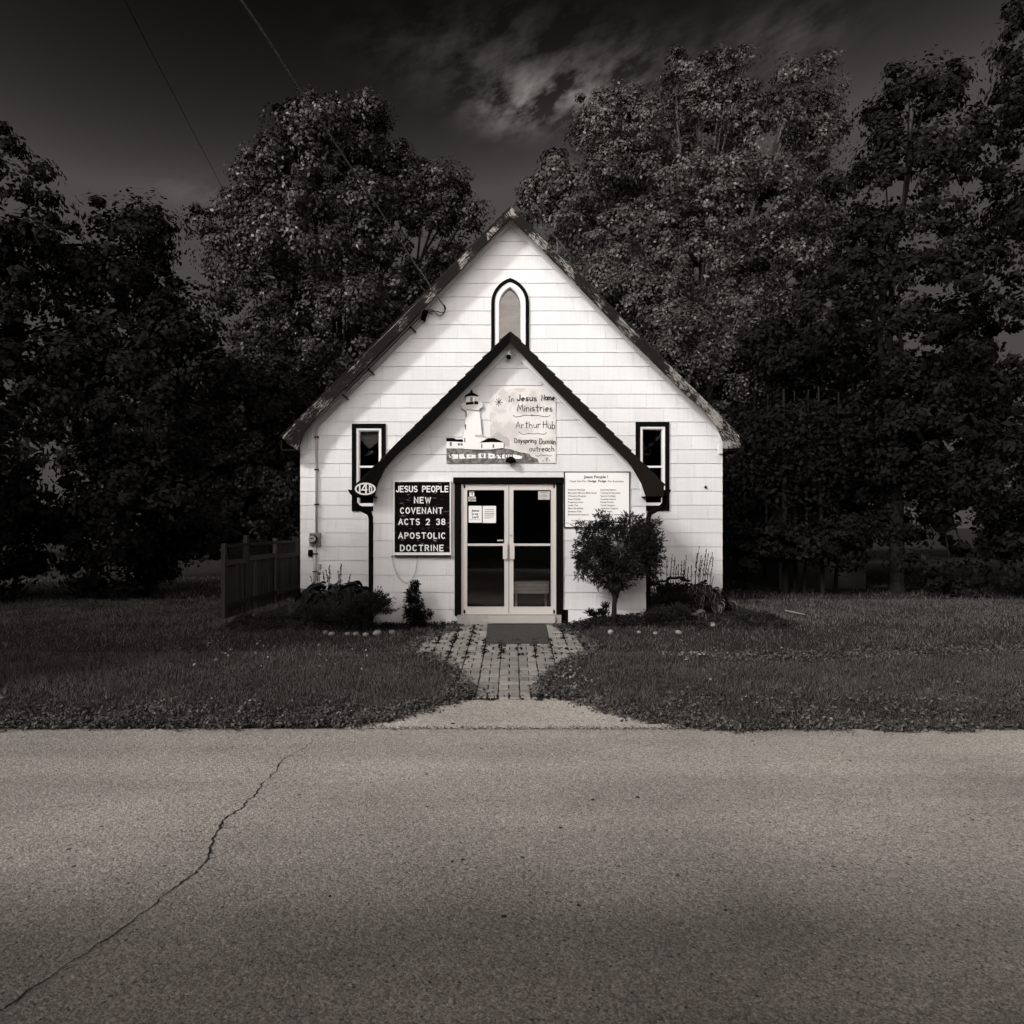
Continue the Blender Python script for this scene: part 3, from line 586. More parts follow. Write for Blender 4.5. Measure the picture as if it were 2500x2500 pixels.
def leaf(x0, x1, gx0, gx1, hx0, hx1, label):
    o = brect(qp, x0, 1183.6, x1, 1497.6); g = brect(qp, gx0, 1195.3, gx1, 1481.8); m = MB()
    y0, y1 = DP-.012, DP+.03
    m.box(o[0], g[0], y0, y1, o[2], o[3]).box(g[1], o[1], y0, y1, o[2], o[3]).box(g[0], g[1], y0, y1, g[3], o[3]).box(g[0], g[1], y0, y1, o[2], g[2])
    d = m.build('door', M['alu'], church); d['label'] = label
    b = .008
    st = MB(); st.box(g[0], g[0]+b, y0-.006, y0-.0005, g[2], g[3]).box(g[1]-b, g[1], y0-.006, y0-.0005, g[2], g[3]).box(g[0]+b, g[1]-b, y0-.006, y0-.0005, g[3]-b, g[3]).box(g[0]+b, g[1]-b, y0-.006, y0-.0005, g[2], g[2]+b); st.build('glazing_bead', M['alu'], d)
    MB().box(g[0]-.001, g[1]+.001, DP+.006, DP+.012, g[2]-.001, g[3]+.001).build('glass', M['glassd'], d)
    r = brect(qp, gx0+.3, 1327, gx1-.3, 1332.6); MB().box(r[0]+.012, r[1]-.012, DP-.03, DP-.001, r[2], r[3]).build('push_bar', M['alu'], d)
    h = brect(qp, hx0, 1326, hx1, 1364.5); hm = MB(); hm.box(h[0], h[1], DP-.075, DP-.067, h[2], h[3]); s = h[0] if x0 > 1200 else h[1]
    hm.box(s-.006, s+.006, DP-.067, DP-.013, h[2], h[3]); hm.build('handle', M['alu'], d)
    for hz in (1187, 1493):
        c = qp(x0+3 if x0 < 1200 else x1-3, hz); MB().box(c[0]-.013, c[0]+.013, DP-.028, DP-.013, c[1]-.03, c[1]+.03).build('hinge', M['black'], d)
    return d
d1 = leaf(1131, 1241.6, 1139.6, 1232.4, 1228, 1238.2, 'left glazed aluminium door with two paper notices')
d2 = leaf(1243, 1355.5, 1252.3, 1345.8, 1246.3, 1256, 'right glazed aluminium door with a small sign at its top corner')
c = qp(1246.8, 1307.2); MB().tube([(c[0], DP-.03, c[1]), (c[0], DP-.012, c[1])], .018, 10).build('lock', M['chain'], d2)
# porch interior
MB().box(PL+.12, PR-.12, DP+2.3, DP+2.34, .1, 3.4).build('vestibule_wall', M['inside'], church)
MB().box(PL+.12, PR-.12, DP+.11, DP+2.3, .08, .12).build('vestibule_floor', M['inside'], church)
MB().box(PL+.12, PR-.12, DP+.11, DP+2.3, 2.6, 2.64).build('vestibule_ceiling', M['inside'], church)
a = rect(q2m(DP+.25), 1253, 1425, 1340, 1449); bench = empty('wooden_bench', (a[0]+.3, DP+.3, .12), 'low pale wooden bench seen through the glass of the right door', 'bench')
for k in range(3):
    z0 = a[2]+(a[3]-a[2])*k/3; MB().box(a[0], a[1], DP+.22+.01*k, DP+.25+.01*k, z0+.003, z0+(a[3]-a[2])/3-.003).build('slat', M['bench'], bench)
MB().box(a[0]-.01, a[1]+.01, DP+.25, DP+.6, a[3]+.002, a[3]+.03).build('seat', M['bench'], bench)
for x in (a[0]+.03, a[1]-.06): MB().box(x, x+.04, DP+.5, DP+.56, .121, a[3]).build('leg', M['bench'], bench)
# threshold, step board, mat
a = brect(qp, 1118, 1500, 1369, 1517); MB().box(a[0], a[1], DP-.16, DP+.1, -.02, a[3]+.0).build('concrete_threshold', M['concrete'], church)
q2 = q2m(DP-.17); rp2 = [(1193,1503.5),(1355,1503.5),(1355.5,1516),(1353,1521),(1197,1521),(1192,1516)]
MB().prism([q2(*p) for p in rp2], DP-.20, DP-.162).build('step_board', M['plate'], label='flat painted board with rounded corners standing against the threshold', cat='step board')
mp = [G(1191, 1522.5), G(1329.5, 1522.5), G(1342, 1578), G(1185.5, 1578)]
mm = MB(); nn = 8
top = []
for j in range(nn+1):
    t = j/nn
    for i in range(9):
        u = i/8; x = (mp[0][0]*(1-u)+mp[1][0]*u)*(1-t)+(mp[3][0]*(1-u)+mp[2][0]*u)*t; y = mp[0][1]*(1-t)+mp[3][1]*t
        top.append((x, y, float(H(x, y))+.043+.002*math.sin(9*x+3*y)))
fs = [(j*9+i, (j+1)*9+i, (j+1)*9+i+1, j*9+i+1) for j in range(nn) for i in range(8)]
mm.add(top, fs); bt = [(p[0], p[1], p[2]-.009) for p in top]; mm.add(bt, [f_[::-1] for f_ in fs])
ring = [i for i in range(9)]+[j*9+8 for j in range(1, nn+1)]+[nn*9+i for i in range(7, -1, -1)]+[j*9 for j in range(nn-1, 0, -1)]
for a_, b_ in zip(ring, ring[1:]+ring[:1]): mm.f.append((a_, b_, b_+81, a_+81))
mm.build('doormat', M['matgrey'], label='large grey carpet mat lying on the pavers before the doors', cat='doormat')

# ---------------------------------------------------------------- lettering
_tc = {}
def text_geo(s, bold=0., sp=1.0):
    key = (s, bold, sp)
    if key in _tc: return _tc[key]
    cu = bpy.data.curves.new('t', 'FONT'); cu.body = s; cu.resolution_u = 3; cu.offset = bold; cu.space_character = sp
    ob = bpy.data.objects.new('t', cu); COL.objects.link(ob); bpy.context.view_layer.update()
    me = bpy.data.meshes.new_from_object(ob.evaluated_get(bpy.context.evaluated_depsgraph_get()))
    v = np.array([q.co[:2] for q in me.vertices]).reshape(-1, 2); f = [tuple(p.vertices) for p in me.polygons]
    bpy.data.objects.remove(ob); bpy.data.curves.remove(cu); bpy.data.meshes.remove(me); _tc[key] = (v, f); return v, f
CAP = None
def put_text(m, s, x0, x1, zb, cap, y, bold=0., sp=1., rot=0., shear=0.):
    """text s from x0 to x1 (metres), baseline zb, capital height cap"""
    v, f = text_geo(s, bold, sp)
    if not len(v): return
    kx = (x1-x0)/(v[:, 0].max()-v[:, 0].min()); kz = cap/.70
    X = (v[:, 0]-v[:, 0].min())*kx; Z = v[:, 1]*kz; X = X+Z*shear
    c, s_ = math.cos(rot), math.sin(rot); xm = (x1-x0)/2
    m.add([(x0+xm+(a-xm)*c-b*s_, y, zb+(a-xm)*s_+b*c) for a, b in zip(X, Z)], f)
def arc_(cx, cy, rx, ry, a0, a1, n=10): return [(cx+rx*math.cos(R(a0+(a1-a0)*k/n)), cy+ry*math.sin(R(a0+(a1-a0)*k/n))) for k in range(n+1)]
GL = {
 'A': (.62, [[(0,0),(.31,1),(.62,0)], [(.11,.33),(.51,.33)]]), 'C': (.56, [arc_(.29,.5,.29,.5,48,312,16)]),
 'D': (.56, [[(0,0),(0,1),(.24,1)]+arc_(.24,.5,.32,.5,90,-90,12)[1:]+[(0,0)]]), 'E': (.50, [[(.5,1),(0,1),(0,0),(.5,0)], [(0,.52),(.42,.52)]]),
 'I': (.04, [[(.02,0),(.02,1)]]), 'J': (.44, [[(.44,1),(.44,.24)]+arc_(.23,.24,.21,.24,0,-165,8)[1:]]), 'L': (.44, [[(0,1),(0,0),(.44,0)]]),
 'N': (.56, [[(0,0),(0,1),(.56,0),(.56,1)]]), 'O': (.60, [arc_(.30,.5,.30,.5,90,450,20)]), 'P': (.50, [[(0,0),(0,1),(.26,1)]+arc_(.26,.74,.25,.26,90,-90,8)[1:]+[(0,.48)]]),
 'R': (.54, [[(0,0),(0,1),(.26,1)]+arc_(.26,.74,.25,.26,90,-90,8)[1:]+[(0,.48)], [(.25,.47),(.53,0)]]), 'S': (.52, [arc_(.26,.75,.25,.25,40,270,10)+arc_(.26,.25,.26,.25,90,-140,10)[1:]]),
 'T': (.58, [[(0,1),(.58,1)], [(.29,1),(.29,0)]]), 'U': (.54, [[(0,1),(0,.27)]+arc_(.27,.27,.27,.27,180,360,10)[1:]+[(.54,1)]]), 'V': (.60, [[(0,1),(.30,0),(.60,1)]]),
 'W': (.80, [[(0,1),(.2,0),(.4,.85),(.6,0),(.8,1)]]), '2': (.50, [arc_(.25,.73,.25,.27,160,-30,8)+[(.0,0),(.5,0)]]), '3': (.50, [arc_(.24,.75,.24,.25,150,-80,9)+arc_(.24,.26,.26,.26,80,-150,9)[1:]]),
 '8': (.50, [arc_(.25,.75,.22,.25,-90,270,14), arc_(.25,.26,.25,.25,90,450,14)]), 'H': (.60, [[(.05,0),(0,1)], [(.60,0),(.50,1.05)], [(-.08,.5),(.62,.55)]]), 'M': (.85, [[(0,0),(.16,1),(.42,.25),(.72,1),(.85,0)]]),
 'a': (.45, [arc_(.22,.28,.22,.28,30,390,12), [(.42,.56),(.45,0)]]), 'b': (.45, [[(.02,1),(0,0)], arc_(.22,.27,.22,.27,180,-170,12)]), 'c': (.42, [arc_(.22,.28,.22,.28,45,315,10)]), 'e': (.44, [[(0,.3),(.42,.33)]+arc_(.22,.3,.21,.28,8,300,12)[1:]]),
 'g': (.44, [arc_(.21,.30,.21,.26,20,380,12), [(.42,.52),(.42,-.18)]+arc_(.22,-.18,.20,.16,0,-150,7)[1:]]), 'h': (.44, [[(0,1),(.02,0)], [(.02,.3)]+arc_(.22,.34,.19,.22,170,0,7)+[(.43,0)]]), 'i': (.06, [[(.03,.52),(.03,0)], [(.01,.74),(.05,.78)]]),
 'm': (.70, [[(0,.55),(.02,0)], [(.02,.34)]+arc_(.19,.38,.15,.17,170,0,6)+[(.35,0)], [(.35,.34)]+arc_(.52,.38,.15,.17,170,0,6)+[(.69,0)]]), 'n': (.42, [[(0,.55),(.02,0)], [(.02,.3)]+arc_(.21,.36,.18,.19,170,0,6)+[(.41,0)]]),
 'o': (.45, [arc_(.22,.28,.22,.28,90,450,14)]), 'p': (.44, [[(0,.55),(.0,-.38)], arc_(.22,.28,.21,.27,180,-170,12)]), 'r': (.32, [[(0,.55),(.02,0)], [(.02,.30),(.14,.50),(.32,.52)]]), 's': (.38, [arc_(.2,.42,.17,.14,50,260,7)+arc_(.18,.14,.19,.14,85,-145,7)[1:]]),
 't': (.40, [[(.2,.95),(.2,.05),(.30,0)], [(0,.62),(.40,.66)]]), 'u': (.42, [[(0,.55),(.02,.2)]+arc_(.2,.18,.18,.17,190,350,6)+[(.40,.56)], [(.40,.3),(.42,0)]]), 'y': (.42, [[(0,.55),(.2,.12)], [(.42,.56),(.2,.1),(.05,-.35)]]),
 '0': (.46, [arc_(.23,.5,.23,.5,90,450,16)]), '1': (.30, [[(.0,.8),(.15,1),(.15,0)], [(0,0),(.3,0)]]), '4': (.48, [[(.02,1),(0,.45),(.48,.48)], [(.40,1),(.36,0)]]), '5': (.44, [[(.42,1),(.06,.98),(.03,.55)]+arc_(.2,.3,.24,.3,110,-150,9)]), '9': (.42, [arc_(.2,.7,.2,.28,0,360,12), [(.41,.8),(.34,0)]]), '-': (.4, [[(0,.5),(.4,.5)]])}
GL['I2'] = (.34, [[(.17,0),(.17,1)], [(.02,1),(.32,.98)], [(0,.02),(.34,0)]])
def ribbon(m, pts, wd, y):
    P2 = [Vector(p) for p in pts]; P2 = [p for i, p in enumerate(P2) if i == 0 or (p-P2[i-1]).length > 1e-5]; n = len(P2)
    if n < 2: return
    closed = (P2[0]-P2[-1]).length < 1e-3 and n > 4
    D = [(P2[i+1]-P2[i]).normalized() for i in range(n-1)]; vs = []
    for i in range(n):
        if closed and i in (0, n-1): d0, d1 = D[-1], D[0]
        else: d0, d1 = D[max(i-1, 0)], D[min(i, n-2)]
        n0, n1 = Vector((-d0.y, d0.x)), Vector((-d1.y, d1.x)); b = n0+n1
        if b.length < .3: b = n0.copy(); k = 1
        else: b.normalize(); k = min(1/max(b.dot(n0), .2), 2.2)
        p = P2[i].copy()
        if not closed and i == 0: p = p-D[0]*wd*.35
        if not closed and i == n-1: p = p+D[-1]*wd*.35
        vs += [p+b*wd/2*k, p-b*wd/2*k]
    m.add([(p.x, y, p.y) for p in vs], [(2*i, 2*i+1, 2*i+3, 2*i+2) for i in range(n-1)])
def glyphs(m, s, x0, x1, zb, cap, wd, y, gap=.22, space=.38, jit=0., pitch=None, out=None):
    """stroke letters fitted from x0 to x1"""
    keys = ['I2' if (c == 'I' and jit) else c for c in s]; tot = 0
    for c in keys: tot += (space if c == ' ' else GL[c][0])+gap
    tot -= gap; kx = (x1-x0-wd)/tot; x = x0+wd/2; q = 0
    for c in keys:
        if c == ' ': x += (space+gap)*kx; continue
        if out is not None: m = MB(); out.append(m)
        w_, ps = GL[c]; dz = random.uniform(-jit, jit)*cap; ro = random.uniform(-jit, jit)*1.2; kc = 1+random.uniform(-jit, jit)*.8
        for pl in ps:
            pt = [(a*kx+b*cap*ro*.6, b*cap*kc+a*kx*ro) for a, b in pl]; ribbon(m, [(x+a, zb+dz+b) for a, b in pt], wd*(1+random.uniform(-jit, jit)*2), y-.0003*(q % 3)); q += 1
        x += (w_+gap)*kx
# black letter board ------------------------------------------------
def boxsign(q, y0, y1, x0, x1, ya, yb, name, mt, parent=None, **k):
    a = rect(q, x0, ya, x1, yb); return MB().box(a[0], a[1], y0, y1, a[2], a[3]).build(name, mt, parent, **k)
qs = q2m(DP-.10)
q6 = lambda x, y: qs(940+x/6.44, 1150+y/6.44)
org = q6(585, 1335)
sg = empty('letter_board_sign', (org[0], DP-.05, org[1]), 'black letter board with six lines of white capitals, left of the doors', 'sign')
def r6(x0, y0, x1, y1): return rect(q6, x0, y0, x1, y1)
m = MB(); o = r6(130, 150, 1035, 1322); i = r6(149, 170, 1018, 1280); ya, yb = DP-.10, DP-.02
m.box(o[0], i[0], ya, yb, o[2], o[3]).box(i[1], o[1], ya, yb, o[2], o[3]).box(i[0], i[1], ya, yb, i[3], o[3]).box(i[0], i[1], ya, yb, o[2], i[2])
m.build('frame', M['letter'], sg)
MB().box(i[0], i[1], ya+.02, yb, i[2], i[3]).build('panel', M['bkboard'], sg)
o2 = r6(140, 1322, 1030, 1345); MB().box(o2[0], o2[1], ya+.01, yb, o2[2], o2[3]-.001).build('bottom_ledge', M['black'], sg)
for s, x0, x1, yb_ in (('JESUS PEOPLE',165,998,332),('NEW',452,722,508),('COVENANT',232,908,672),('ACTS 2 38',203,948,848),('APOSTOLIC',203,952,1066),('DOCTRINE',232,922,1260)):
    a = q6(x0, yb_); b = q6(x1, yb_); lo_ = []; glyphs(None, s, a[0], b[0], a[1]+.008, .090, .0195, ya+.017, gap=.26 if s == 'JESUS PEOPLE' else .36, space=.42, out=lo_)
    for lm in lo_: lm.build('letter', M['letter'], sg)
# painted lighthouse sign --------------------------------------------
ql = q2m(DP-.05); q5 = lambda x, y: ql(1060+x/5.682, 920+y/5.682)
org = q5(930, 1198)
ls = empty('lighthouse_sign', (org[0], DP-.03, org[1]), 'hand-painted board with cut-out lighthouse and hand lettering above the doors', 'sign')
pan = [(775,330),(960,155),(1545,155),(1688,290),(1688,1195),(170,1199),(168,1000),(420,1000),(420,830),(775,830)]
MB().prism([q5(*p) for p in pan], DP-.030, DP-.014).build('panel', M['board'], ls)
def pl(pts, y, name, mt, th=.006): return MB().prism([q5(*p) for p in pts], y-th, y).build(name, mt, ls)
pl([(785,830),(860,775),(880,750),(915,775),(960,815),(1010,830),(1045,870),(1045,960),(900,960),(785,900)], DP-.0305, 'mountain', M['mount'], .002)
pl([(168,990),(260,985),(400,995),(620,1015),(800,1008),(900,992),(950,988),(1060,1003),(1180,1040),(1320,1065),(1345,1105),(1430,1135),(1462,1190),(170,1199)], DP-.031, 'hill', M['hill'], .003)
pl([(415,1000),(395,830),(418,700),(435,520),(450,470),(462,450),(615,448),(632,500),(645,620),(662,800),(662,1010)], DP-.031, 'tower', M['signw'], .020)
pl([(640,560),(652,700),(663,805),(668,805),(656,690),(636,500)], DP-.0515, 'tower_edge', M['inkg'], .001)
pl([(395,830),(418,700),(435,520),(450,470),(455,470),(440,522),(423,702),(401,830)], DP-.0515, 'tower_edge', M['mount'], .001)
pl([(168,850),(270,850),(300,868),(405,868),(432,905),(432,995),(168,990)], DP-.035, 'house_wall', M['signw'], .004)
pl([(168,848),(272,848),(302,866),(405,866),(432,906),(300,897),(168,893)], DP-.040, 'house_roof', M['black'], .003)
pl([(582,830),(700,840),(760,900),(965,912),(960,985),(800,1005),(660,1010),(582,1000)], DP-.035, 'house_wall', M['signw'], .018)
pl([(562,806),(660,804),(716,826),(705,842),(570,832)], DP-.0535, 'house_roof', M['mount'], .004)
pl([(630,912),(750,850),(835,850),(968,910),(800,905),(705,908)], DP-.0535, 'house_roof', M['black'], .004)
for (a, b, c, d, y) in ((215,905,243,958,-.0395),(327,920,355,952,-.0395),(365,922,395,952,-.0395),(652,930,668,990,-.0535),(812,935,832,985,-.0535),(438,492,452,552,-.0515),(428,662,442,732,-.0515),(415,850,432,905,-.0515)):
    pl([(a, b), (c, b), (c, d), (a, d)], DP+y, 'painted_window', M['inkg'], .0015)
pl([(425,662),(445,662),(440,690),(425,690)], DP-.0532, 'painted_hood', M['black'], .001)
pl([(378,430),(395,380),(660,378),(680,415),(630,448),(618,470),(462,452),(448,478),(420,458)], DP-.055, 'gallery', M['soffit'], .02)
pl([(380,400),(380,370),(395,362),(650,340),(672,372),(672,400)], DP-.052, 'gallery_rail', M['signw'], .003)
pl([(440,390),(440,270),(608,270),(614,388)], DP-.0535, 'lantern', M['dial'], .018)
for a, b in ((442,470),(478,488),(505,530),(545,560),(600,612)): pl([(a, 285), (b, 285), (b, 345), (a, 345)], DP-.073, 'lantern_bar', M['signw'] if a in (442, 478, 545, 600) else M['inkg'], .002)
pl([(442,360),(548,345),(548,385),(442,392)], DP-.0725, 'lantern_band', M['black'], .004); pl([(558,343),(612,343),(612,385),(558,386)], DP-.0725, 'lantern_band', M['black'], .004)
pl([(420,285),(432,262),(490,232),(505,222),(500,200),(512,195),(515,178),(524,178),(528,196),(537,202),(533,222),(560,232),(612,262),(620,275),(540,268),(470,270)], DP-.0745, 'lantern_roof', M['black'], .012)
def stroke(m, pts, wd, y, q=None):
    ribbon(m, [(q or q5)(*p) for p in pts], wd, y)
yl = DP-.0325
m = MB()
for a in range(4):
    t = math.pi*a/4+.05; stroke(m, [(897-50*math.cos(t), 348-58*math.sin(t)), (897+50*math.cos(t), 348+58*math.sin(t))], .010, yl-.0003*a)
m.build('star', M['ink'], ls)
u = 1/5.682/F*(DP-.05)
for s_, x0, x1, base, cap, wd in (('In',1025,1108,333,62,.011),('Jesus',1142,1428,330,80,.0185),('Name',1484,1676,322,74,.0185),('Ministries',1148,1645,472,88,.0145),('Arthur',1128,1475,704,92,.011),('Hub',1508,1680,712,96,.012),('Dayspring',1112,1420,912,60,.0125),('Domain',1458,1688,930,72,.0125),('outreach',1318,1668,1030,74,.0125)):
    m = MB(); a = q5(x0, base); b = q5(x1, base); glyphs(m, s_, a[0], b[0], a[1], cap*u, wd, yl, gap=.20, jit=.07); m.build('lettering', M['ink'], ls)
m = MB()
stroke(m, [(1095,532),(1130,555),(1190,548),(1260,530),(1355,531),(1450,535),(1520,550),(1570,553),(1608,533)], .010, yl)
stroke(m, [(1345,531),(1358,522),(1370,532),(1357,542),(1345,531)], .008, yl-.0004)
stroke(m, [(1173,760),(1215,792),(1250,797),(1310,783),(1375,790),(1440,783),(1500,795),(1535,792),(1556,772)], .009, yl)
stroke(m, [(1408,1092),(1440,1100),(1490,1080),(1520,1092),(1560,1082),(1600,1098),(1630,1088)], .008, yl)
stroke(m, [(1565,1120),(1560,1170)], .008, yl-.0003); stroke(m, [(1545,1138),(1583,1134)], .007, yl)
stroke(m, [(1507,1155),(1510,1168)], .010, yl); stroke(m, [(1600,1155),(1603,1168)], .010, yl)
for x, y in ((1047,187),(1512,177),(1064,592),(865,268),(828,295),(797,335),(785,378),(788,562),(785,600),(1658,496),(1660,342)): stroke(m, [(x-3, y), (x+3, y)], .006, yl)
m.build('flourish', M['ink'], ls)
pl([(205,1085),(225,1065),(290,1075),(420,1068),(560,1080),(640,1060),(780,1060),(900,1085),(1000,1070),(1080,1075),(1180,1088),(1222,1105),(1218,1130),(1190,1138),(1040,1135),(870,1132),(600,1128),(400,1135),(240,1138),(205,1125)], DP-.0345, 'number_band', M['signw'], .001)
m = MB(); x = 208
for ch, x0, x1 in (('5',212,255),('1',328,350),('9',412,450),('-',483,520),('8',572,615),('4',650,688),('8',712,752),('-',778,812),('5',838,880),('9',905,945),('0',975,1025),('0',1042,1090)):
    a = q5(x0, 1126); b = q5(x1, 1126); glyphs(m, ch, a[0], b[0], a[1]-.002, 58*u, .0155, DP-.0365, jit=.03)
m.build('lettering', M['ink'], ls)
c = ql(1247, 1124)
lamp = empty('door_lamp', (c[0], DP-.05, c[1]), 'small black dome lamp over the doors at the foot of the lighthouse sign', 'lamp')
m = MB(); m.ball((c[0], DP-.13, c[1]-.03), (.088, .09, .085), 12, 8); m.v = [(a, b, max(z, c[1]-.035)) for a, b, z in m.v]; m.build('shade', M['black'], lamp, smooth=False)
MB().tube([(c[0], DP-.016, c[1]-.02), (c[0], DP-.10, c[1]-.02)], .03, 8).build('bracket', M['black'], lamp)
# activities sign --------------------------------------------------------
qa = q2m(DP-.035); q8 = lambda x, y: qa(1360+x/9.66, 1130+y/9.66)
def r8(x0, y0, x1, y1): return rect(q8, x0, y0, x1, y1)
org = q8(940, 1530)
ac = empty('activities_sign', (org[0], DP-.03, org[1]), 'white activities notice board with thin black frame and two text columns, right of the doors', 'sign')
o = r8(165, 205, 1715, 1530); i = r8(185, 225, 1698, 1512); m = MB(); ya, yb = DP-.042, DP-.014
m.box(o[0], i[0], ya, yb, o[2], o[3]).box(i[1], o[1], ya, yb, o[2], o[3]).box(i[0], i[1], ya, yb, i[3], o[3]).box(i[0], i[1], ya, yb, o[2], i[2]); m.build('frame', M['black'], ac)
MB().box(i[0], i[1], ya+.006, yb, i[2], i[3]).build('panel', M['signw'], ac)
u8 = 1/9.66/F*(DP-.035)
def t8(s, x0, x1, base, cap, bold=0., mt='ink'):
    a = q8(x0, base); b = q8(x1, base); m = MB(); put_text(m, s, a[0], b[0], a[1], cap*u8, ya+.004, bold=bold+.012); m.build('lettering', M['ink'], ac)
t8('Jesus People !', 630, 1200, 360, 62, .012); t8('Check Out Our', 295, 690, 453, 42, .0, 'inkg'); t8('Hodge  Podge', 725, 1158, 453, 48, .02); t8('Fun Activities', 1198, 1562, 455, 42, 0, 'inkg')
for (s, x1), y in zip((('Praise & Worship',655),('Mountain Movers Bible Study',937),('Welcome Program',685),('Soup Kitchen',558),('Pregnancy Care',610),('Ladies Tea',492),("Men's Breakfast",620),('Speakers Club',577),('Bereavement Support',753)), range(655, 1260, 73)): t8(s, 260, x1, y-2, 36, .004, 'ink')
for (s, x1), y in zip((('Learning Station',1392),('Training & Education',1497),('Seniors College',1378),('Cooking Classes',1385),('Family Circles',1332),('Youth Hangout',1363),('Addiction Support',1443),('Movie Night',1300),('Community Connections',1583)), range(655, 1260, 73)): t8(s, 1025, x1, y-2, 36, .004, 'ink')
t8('Friendly  -  Interactive', 345, 830, 1377, 34, 0, 'inkg'); t8('"Arise, shine, for thy light is come, and', 205, 930, 1437, 28, 0, 'inkg')
# house number plaque ----------------------------------------------------
qn = q2m(DFP-.012); c = qn(892, 1193.6); rx_, rz_ = 25.5/F*(DFP), 15.1/F*DFP
hn = empty('house_number_plaque', (c[0], DFP-.01, c[1]-rz_), 'white oval house number plaque reading 140 on the lower end of the left porch board', 'house number')
n = 40; el = lambda k, t: (c[0]+rx_*k*math.cos(t), c[1]+rz_*(k-(1-k)*.55 if k < 1 else 1)*math.sin(t))
m = MB()
for j in range(n):
    t0, t1 = 2*math.pi*j/n, 2*math.pi*(j+1)/n; m.prism([el(1, t0), el(1, t1), el(.84, t1), el(.84, t0)], DFP-.022, DFP-.012)
m.build('rim', M['letter'], hn)
def qnn(x, y): return qn(840+x/16.1, 1160+y/16.1)
m = MB()
for pts, wd in (([(618,395),(622,680)], .026), ([(850,340),(700,590)], .022), ([(695,582),(905,580)], .022), ([(865,345),(868,700)], .030)):
    stroke(m, pts, wd, DFP-.0225-.00015*len(m.v), qnn)
k = [(1046+48*math.cos(t), 560+125*math.sin(t)) for t in np.linspace(0, 2*math.pi, 17)]; stroke(m, k, .019, DFP-.0245, qnn)
stroke(m, [(1000,400),(1010,440)], .02, DFP-.0248, qnn); m.build('number', M['letter'], hn)
# papers and stickers on the glass ----------------------------------------
qd = q2m(DP-.002); q7 = lambda x, y: qd(1100+x/4.83, 1150+y/4.83); u7 = 1/4.83/F*DP
def paper(name, x0, y0, x1, y1, lab, cat='notice', m_='paper'):
    a = rect(q7, x0, y0, x1, y1); return MB().box(a[0], a[1], DP-.0005, DP+.0035, a[2], a[3]).build(name, M[m_], label=lab, cat=cat), a
def t7(par, s, x0, x1, base, cap, bold=0., mt='ink'):
    a = q7(x0, base); b = q7(x1, base); m = MB(); put_text(m, s, a[0], b[0], a[1], cap*u7, DP-.0012, bold=bold); m.build('lettering', M[mt], par)
p, _ = paper('paper_notice', 213, 410, 368, 609, 'white paper with bold words, left of the two sheets on the left door glass'); t7(p, 'Jesus', 246, 336, 478, 27, .035); t7(p, 'is my', 252, 330, 518, 26, .035); t7(p, 'Lord', 256, 328, 556, 27, .035); t7(p, 'is risen and is Good', 230, 350, 576, 8, .01)
p, _ = paper('paper_notice', 378, 411, 536, 612, 'white paper with fine grey typing, right of the two sheets on the left door glass')
m = MB()
for y, a_, b_ in ((452,410,510),(458,403,512),(476,402,514),(482,402,512),(498,402,516),(504,402,516),(510,402,515),(526,402,512),(532,400,514),(550,402,508),(557,400,470)): stroke(m, [(a_, y), (b_, y-random.uniform(0, 2))], .0045, DP-.0012, q7)
m.build('lettering', M['inkg'], p)
p, _ = paper('sticker', 222, 240, 279, 298, 'small square emblem sticker, upper of two in the top corner of the left door', 'sticker'); m = MB(); stroke(m, [(240,262),(262,258),(250,280),(262,284)], .010, DP-.0012, q7); stroke(m, [(226,247),(275,247)], .014, DP-.0012, q7); m.build('print', M['ink'], p)
p, _ = paper('sticker', 208, 303, 299, 357, 'small wide grey sticker with a round emblem, lower of two on the left door', 'sticker', 'mount'); m = MB(); k = [(240+20*math.cos(t), 330+20*math.sin(t)) for t in np.linspace(0, 2*math.pi, 13)]; stroke(m, k, .006, DP-.0012, q7); stroke(m, [(226,316),(254,344)], .010, DP-.0014, q7); stroke(m, [(264,332),(292,332)], .014, DP-.0012, q7); m.build('print', M['ink'], p)
p, _ = paper('sticker', 550, 810, 621, 825, 'tiny pale strip sticker above the push bar of the left door', 'sticker', 'mount')
p, _ = paper('no_smoking_notice', 1033, 238, 1169, 337, 'small grey no smoking and no vaping sign in the top corner of the right door', 'notice', 'mount'); t7(p, 'NO SMOKING', 1060, 1145, 254, 11, .02); t7(p, 'NO VAPING', 1065, 1140, 299, 11, .02)
m = MB()
for cy in (270, 322): stroke(m, [(1101+9*math.cos(t), cy+9*math.sin(t)) for t in np.linspace(0, 2*math.pi, 11)], .003, DP-.0012, q7)
m.build('print', M['inkg'], p)
